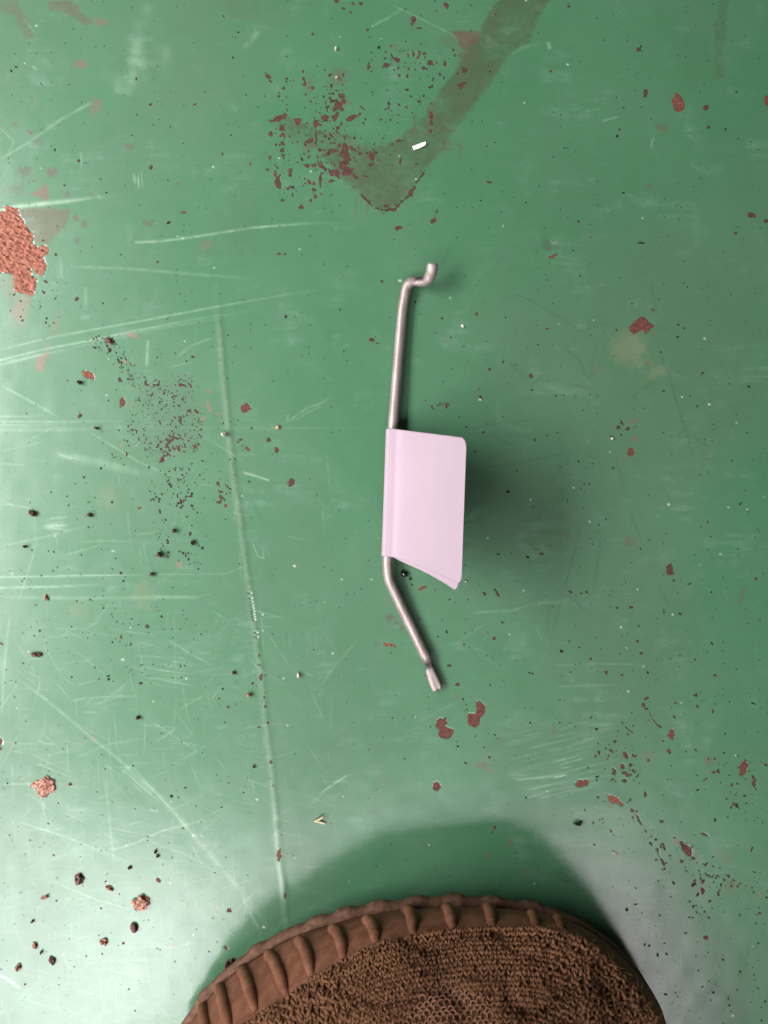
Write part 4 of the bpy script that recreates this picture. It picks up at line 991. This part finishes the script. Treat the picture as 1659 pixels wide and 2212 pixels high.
# rows follow the rim: take arc length positions in s
nfr = 352
def surf(fi, fk):
    i = int(fi) % Nt; k = min(int(fk), Ns - 2); a, b = fi - int(fi), fk - k
    i2 = (i + 1) % Nt
    p = U[i, k] * (1 - a) * (1 - b) + U[i2, k] * a * (1 - b) + U[i, k + 1] * (1 - a) * b + U[i2, k + 1] * a * b
    return p, NU[i, k]
fk = .3
while fk < Ns - 12:
    k = int(fk)
    step_s = np.linalg.norm(U[180, min(k + 1, Ns - 1)] - U[180, k])
    fi = kr.uniform(0, 1)
    rowj = kr.normal(0, .1)
    while fi < nfr:
        i = int(fi); L = np.linalg.norm(U[(i + 1) % Nt, k] - U[i, k]) + 1e-7
        di = .00114 / L * kr.uniform(.88, 1.14)
        ksp = np.linalg.norm(U[i, min(k + 1, Ns - 1)] - U[i, k]) + 1e-7
        dk = .00100 / ksp
        p, n = surf(fi + di * .5, fk)
        x, y = img(p)
        cz = max(np.clip((x - 1130) / 140, 0, 1), np.clip((800 - x) / 80, 0, 1) * np.clip((y - 2090) / 40, 0, 1)) * (mnoise.noise(Vector((x * .02, y * .03, 4))) > -.15)
        di *= 1 + .45 * cz; dk *= 1 + .35 * cz
        if -60 < y - 1106 + 60 and y < 2330 and 330 < x < 1500 and L > 2e-5 and ksp > 8e-5:
            if in_poly(x, y, net_poly):
                pass
            else:
                fade = 1.0
                blk = mnoise.noise(Vector((x * .012, y * .03, 9)))
                if kr.random() > .05 + .06 * (blk > .2):
                    h = .00022 + .00022 * blk
                    for sg in (0, 1):
                        jx = kr.normal(0, .075 + .07 * cz, 4); lift = n * (h + kr.normal(0, .00011))
                        pa, _ = surf(fi + di * ((.02 if sg == 0 else .98) + jx[0]), fk + dk * (-.45 + jx[1])); pb, _ = surf(fi + di * (.50 + jx[2]), fk + dk * (.62 + jx[3]))
                        verts += strand(pa + lift, pb + lift, n, .00029 * (1 + .40 * cz) * kr.uniform(.75, 1.25), .00016); faces.append(SF + nv); nv += 30
        fi += di
    fk += max(.3, 0.00100 / max(step_s, 1e-4)) * kr.uniform(.95, 1.05)
me = mesh_np('knit_stitches', np.array(verts), np.vstack(faces)); me.transform(MINV)
tag(link('knit_stitches', me, YARN, shoe), kind='stuff')
# open mesh window of looped yarn at the toe
def surf_img(x, y):
    d = (UI[..., 0] - x) ** 2 + (UI[..., 1] - y) ** 2; i = np.unravel_index(np.argmin(d), d.shape); return U[i], NU[i]
UI = img(U)
lv, lf, ln_ = [], [], 0
for r_ in range(12):
    for c_ in range(18):
        x = 850 + c_ * 14.5 + (r_ % 2) * 7 + kr.normal(0, .8); y = 2122 + r_ * 11 + kr.normal(0, .8) - (c_ - 9) * .6
        if not in_poly(x, y, net_poly): continue
        p, n = surf_img(x, y); n = np.array(n)
        ex = np.array([1, .1, 0]); ex = ex - n * ex.dot(n); ex /= np.linalg.norm(ex); ey = np.cross(n, ex)
        arc = []
        for q in np.linspace(-.25, math.pi + .25, 9):
            arc.append(p + ex * math.cos(q) * .00068 + ey * (math.sin(q) * .00085 - .0003) + n * (.00030 + .00014 * math.sin(q)))
        for a_, b_ in zip(arc[:-1], arc[1:]):
            d = b_ - a_; s_ = np.cross(d / np.linalg.norm(d), n)
            for e_ in (a_ - d * .08, b_ + d * .08):
                for j in range(5):
                    an = j * 2 * math.pi / 5; lv.append(e_ + (s_ * math.cos(an) + n * math.sin(an)) * .00013)
            lf += [(ln_ + j, ln_ + (j + 1) % 5, ln_ + 5 + (j + 1) % 5, ln_ + 5 + j) for j in range(5)]; ln_ += 10
me = mesh_np('toe_mesh', np.array(lv), np.array(lf)); me.transform(MINV)
tag(link('toe_mesh', me, LOOPM, shoe), kind='stuff')
# stray wool fibres on the knit
fv, ff, fn = [], [], 0
for q in range(9000):
    i = kr.integers(0, nfr); k = kr.integers(0, 70)
    p = U[i, k]; x, y = img(p)
    if not (y < 2260 and 400 < x < 1460): continue
    n = NU[i, k]; a = kr.normal(0, 1, 3); a -= n * a.dot(n) * .6; a /= np.linalg.norm(a)
    b = kr.normal(0, 1, 3); b /= np.linalg.norm(b)
    p0 = p + n * .0005; L = kr.uniform(.0008, .0022)
    ptsq = [p0, p0 + a * L * .5 + n * .0003, p0 + a * L + b * L * .3 + n * .0001]
    sd_ = np.cross(a, n); sd_ /= np.linalg.norm(sd_) + 1e-9
    for pq in ptsq: fv += [pq + sd_ * .00004, pq - sd_ * .00002 + n * .00004, pq - sd_ * .00002 - n * .00004]
    for t_ in range(2):
        for j in range(3): ff.append((fn + t_*3 + j, fn + t_*3 + (j+1) % 3, fn + (t_+1)*3 + (j+1) % 3, fn + (t_+1)*3 + j))
    fn += 9
me = mesh_np('wool_fuzz', np.array(fv), np.array(ff)); me.transform(MINV)
tag(link('wool_fuzz', me, YARN, shoe), kind='stuff')

# ------------------------------------------------------------------ loose bits lying on the floor
RUSTC = plain('rust_crumb', (0.10, 0.034, 0.022), (0.56, 0.29, 0.20), .75, 1500, .8, .0002, .35).m
DARKC = plain('dark_rust_crumb', (0.040, 0.020, 0.016), (0.19, 0.085, 0.062), .65, 1700, .8, .0002, .4).m
BLACKC = plain('black_bead', (0.004, 0.004, 0.005), (0.012, 0.012, 0.012), .12, 700, .2, .0001, .6).m
PALEC = plain('pale_stone', (0.62, 0.50, 0.46), (0.80, 0.70, 0.66), .6, 1200, .4, .0001, .4).m
TANC = plain('tan_chip', (0.42, 0.27, 0.13), (0.60, 0.42, 0.24), .6, 1200, .4, .0001, .4).m
STRAW = plain('dry_straw', (0.36, 0.29, 0.16), (0.58, 0.50, 0.34), .6, 900, .3, .0001, .4).m
def lumpy(name, P_, u, v, rx, ry, ang, hz, mat, label, catg, seed, sub=3, am=.35, flat=.5, grp=None):
    fx, fy = pf(P_, u, v); s = ps(P_) * S
    bm = bmesh.new(); bmesh.ops.create_icosphere(bm, subdivisions=sub, radius=1)
    for q in bm.verts:
        d = q.co.normalized()
        k = 1 + am * mnoise.noise(d * 1.6 + Vector((seed * 3.1, 0, 0))) + am * .55 * mnoise.noise(d * 4.2 + Vector((0, seed * 1.7, 0))) + am * .3 * mnoise.noise(d * 9 + Vector((0, 0, seed)))
        c_ = d * k
        q.co = Vector((c_.x * rx * s, c_.y * ry * s, max(-.35, c_.z) * hz))
    mn = min(q.co.z for q in bm.verts)
    for q in bm.verts: q.co.z -= mn
    me = bpy.data.meshes.new(name); bm.to_mesh(me); bm.free()
    for p in me.polygons: p.use_smooth = name in ('black_bead', 'dark_seed')
    o = link(name, me, mat); o.location = world(fx, fy, -2e-5); o.rotation_euler = (0, 0, math.radians(-ang))
    return tag(o, label, catg, grp)
G = 'loose rust crumbs on the green floor'
F_ = 'rust flakes lying at the lower left'
bits = [
 ('rust_flake','Q4',295,325,74,56,-20,.0006,RUSTC,'largest loose rust flake, pinkish rim and dark gritty middle, near the lower left edge','flake',F_),
 ('rust_flake','Q4',925,1080,57,44,-15,.0011,RUSTC,'second largest coppery rust flake, half dark and half bright, above the dark seed','flake',F_),
 ('dark_seed','Q4',878,1245,24,33,-20,.0010,DARKC,'dark brown oval seed lying below the bright coppery flake','seed',None),
 ('rust_flake','Q4',518,930,27,38,10,.0008,DARKC,'dark two lobed rust flake between the pink rimmed flake and the coppery flake','flake',F_),
 ('rust_flake','Q4',680,1340,26,19,10,.0007,RUSTC,'small light brown rounded flake below and left of the dark seed','flake',F_),
 ('rust_flake','Q4',715,988,26,13,35,.0006,RUSTC,'small elongated brown flake slanting down left of the coppery flake','flake',F_),
 ('rust_flake','Q4',298,1046,25,10,-25,.0006,RUSTC,'thin slanting brown flake with white tip at lower left','flake',F_),
 ('rust_flake','Q4',230,1362,11,24,-18,.0007,RUSTC,'thin upright brown flake with a black dot below it at lower left','flake',F_),
 ('rust_flake','Q4',343,1460,14,27,-25,.0008,DARKC,'dark reddish comma shaped flake at lower left, lower right of the thin upright flake','flake',F_),
 ('rust_flake','Q4',122,1505,18,22,0,.0008,RUSTC,'reddish triangular flake nearest the bottom left corner, above the white scratch','flake',F_),
 ('rust_crumb','Q4',1500,1480,31,32,0,.0022,DARKC,'round dark rust lump touching the edge of the shoe','crumb',G),
 ('rust_crumb','Q4',850,855,13,10,0,.0008,DARKC,'small black crumb up and left of the coppery flake','crumb',G),
 ('rust_crumb','Q4',1018,750,10,12,0,.0008,DARKC,'black crumb, upper of a touching pair midway up the lower left floor','crumb',G),
 ('rust_crumb','Q4',1030,778,10,8,0,.0007,DARKC,'dark red crumb, lower of a touching pair midway up the lower left floor','crumb',G),
 ('rust_crumb','Q4',215,1203,9,8,0,.0007,DARKC,'tiny isolated black crumb left of the dark seed by the left edge','crumb',G),
 ('rust_crumb','Q4',272,1405,9,10,0,.0008,DARKC,'tiny black crumb directly under the thin upright flake','crumb',G),
 ('rust_crumb','Q4',455,312,13,9,0,.0005,RUSTC,'small brown crumb right of the largest pink rimmed flake','crumb',G),
 ('rust_flake','Q2',310,105,48,22,30,.0008,DARKC,'lifted dark wedge of rust casting a shadow beside the two long pale scratches','flake',None),
 ('pale_pebble','Q2',1382,972,24,19,0,.0016,PALEC,'pinkish white pebble beside the long pale crease','pebble',None),
 ('rust_crumb','Q2',35,492,16,16,0,.0013,DARKC,'dark crumb just below and left of the orange chip at left','crumb',G),
 ('rust_crumb','Q2',195,918,14,13,0,.0012,DARKC,'brown crumb on the bundle of horizontal scratches, rightmost of the row','crumb',G),
 ('tan_crumb','P3',1200,741,9,8,0,.0008,TANC,'tiny orange tan crumb right of the crease and left of the tag','crumb',None),
 ('rust_flake','Q3',270,250,30,22,35,.0012,DARKC,'dark curled rust flake near the left edge above the white scuff fan','flake',None),
 ('rust_crumb','Q3',735,262,22,15,0,.0011,DARKC,'brown crumb right of the white scuff fan at left','crumb',G),
 ('rust_crumb','Q3',1308,588,20,22,0,.0019,DARKC,'tallest pinkish crumb with a black shadow, left of the crease','crumb',G),
 ('rust_crumb','Q3',1425,392,16,16,0,.0014,DARKC,'round brown crumb above the tallest shadowed crumb','crumb',G),
 ('rust_crumb','Q3',1578,490,15,20,-15,.0012,DARKC,'rough brown crumb right of and above the tallest shadowed crumb','crumb',G),
 ('rust_crumb','Q3',1243,748,15,15,0,.0013,DARKC,'dark crumb at the end of the long white horizontal scratch','crumb',G),
 ('rust_crumb','Q3',208,522,13,11,0,.0010,DARKC,'small dark crumb alone on the bright green near the left edge','crumb',G),
 ('rust_flake','Q3',305,1402,44,16,12,.0008,DARKC,'long dark ragged rust sliver at the left edge below the red chips','flake',None),
 ('rust_flake','Q3',380,942,15,27,-14,.0006,RUSTC,'orange red pointed flake with a pale speck below the white scratches at left','flake',None),
 ('rust_crumb','P5',598,887,8,9,0,.0011,DARKC,'dark crumb below the curved white swirl scratches','crumb',G),
 ('rust_crumb','P5',1080,788,11,9,0,.0011,RUSTC,'red brown crumb close to the left of the crease','crumb',G),
 ('rust_crumb','P5',1012,693,7,7,0,.0009,DARKC,'small dark crumb left of the crease level with the rod end','crumb',G),
 ('pale_crumb','P5',1290,704,7,10,20,.0010,PALEC,'pinkish crumb right of the crease and below left of the rod','crumb',None),
 ('rust_crumb','P5',1098,1098,5,6,0,.0008,DARKC,'tiny black crumb close to the crease below the rod','crumb',G),
 ('black_bead','Z3',500,385,52,44,10,.0011,BLACKC,'glossy black bead between the rod bend and the tag','bead',None),
 ('black_crumb','Z3',575,455,17,16,0,.0006,BLACKC,'tiny black crumb at the lower right of the glossy bead','crumb',None),
 ('dark_crumb','Q5',150,1085,32,11,-18,.0011,BLACKC,'dark greenish oblong crumb up and right of the shoe shadow','crumb',None),
 ('white_grain','Q5',440,1326,18,9,10,.0007,PALEC,'small white grain right of the shoe shadow on a thin dark scratch','grain',None),
 ('white_grain','Q8',420,1263,10,8,0,.0007,PALEC,'tiny bright white grain right of the tag above a dark red chip','grain',None),
 ('tan_grain','Q1',600,567,10,10,0,.0006,TANC,'tiny cream grain among the upper rust chips, upper left of the white scrap','grain',None),
 ('white_grain','Q1',595,358,9,10,30,.0008,PALEC,'tiny white grain with a dark shadow on clean green near the top','grain',None),
 ('grey_grain','Z3',1350,488,16,9,20,.0005,PALEC,'tiny grey grain just right of the lower corner of the tag','grain',None),
 ('grey_grain','P4',340,303,8,7,0,.0006,PALEC,'small dull grey grain right of the upper rod','grain',None),
]
for k, b in enumerate(bits):
    rx = b[4]; px = rx * ps(b[1])
    lumpy(b[0], *b[1:7], b[7], b[8], b[9], b[10], k + 1, 3 if px > 6 else 2, .62 if b[0] not in ('black_bead', 'dark_seed') else .1, grp=b[11])
# white paper scrap near the top
def scrap():
    pts = P('Q1', (1148,1062),(1175,1052),(1215,1036),(1248,1027),(1246,1052),(1212,1070),(1180,1082),(1160,1088))
    n = len(pts); top = []; bot = []
    for q, (x, y) in enumerate(pts):
        lift = .0004 + .0005 * (x - pts[0][0]) / 60 + (.0003 if q < 4 else 0)
        p = world(x, y, lift); top.append(tuple(p)); bot.append((p.x, p.y, p.z - .00012))
    f = [tuple(reversed(range(n))), tuple(n + i for i in range(n))] + [(i, (i + 1) % n, n + (i + 1) % n, n + i) for i in range(n)]
    m = bpy.data.meshes.new('paper_scrap'); m.from_pydata(top + bot, [], f)
    bm = bmesh.new(); bm.from_mesh(m); bmesh.ops.recalc_face_normals(bm, faces=bm.faces); bm.to_mesh(m); bm.free()
    return m
tag(link('paper_scrap', scrap(), plain('white_scrap', (0.82, 0.72, 0.70), (0.88, 0.80, 0.77), .5, 600, .2).m), 'small white paper scrap lying on the olive streak near the top', 'scrap')
# straw bit: two short blades joined at one end
sv = [pf('Q7', 70, 985), pf('Q7', 110, 992), pf('Q7', 152, 1004)]; sw = [pf('Q7', 74, 988), pf('Q7', 105, 972), pf('Q7', 138, 952)]
st_root = empty('straw_bit', world(*sv[0], 0)); tag(st_root, 'tiny V shaped bit of dry straw above the left of the shoe shadow', 'straw')
for q, (pp, r_) in enumerate(((sv, .00028), (sw, .00034))):
    pts = cat([tuple(world(x, y, .0004 + .0003 * i * (1 if q else .4))) for i, (x, y) in enumerate(pp)], 9)
    me, _ = sweep(pts, [(r_ * (1 - .6 * abs(i / 8 - .45)), r_ * .5) for i in range(9)], nseg=8)
    me.transform(__import__('mathutils').Matrix.Translation(-st_root.location)); link('straw_blade', me, STRAW, st_root)
# fine grit, too small to count
gv, gf, gn = [], [], 0
t_v = np.array([(1,0,-.3),(-.5,.87,-.3),(-.5,-.87,-.3),(.1,0,1),(-.9,.1,.3),(.6,.7,.3)]); t_f = np.array([(0,1,2),(0,5,3),(5,1,3),(1,4,3),(4,2,3),(2,0,3),(0,1,5),(1,2,4)])
for q in range(300):
    x, y = (kr.uniform(0, 700) * kr.random() ** .3, kr.uniform(600, 2200)) if kr.random() < .62 else (kr.uniform(0, 1659), kr.uniform(0, 2212))
    r_ = .00008 + .00016 * kr.random() ** 3; a = kr.uniform(0, 6.3)
    m = np.array([[math.cos(a), -math.sin(a), 0], [math.sin(a), math.cos(a), 0], [0, 0, 1]])
    gv.append((t_v * kr.uniform(.7, 1.3, (6, 3)) * r_) @ m.T + np.array(world(x, y, r_ * .3))); gf.append(t_f + gn); gn += 6
me = mesh_np('floor_grit', np.vstack(gv), np.vstack(gf), False)
tag(link('floor_grit', me, DARKC), 'fine dark grit sprinkled over the green floor', 'grit', kind='stuff')
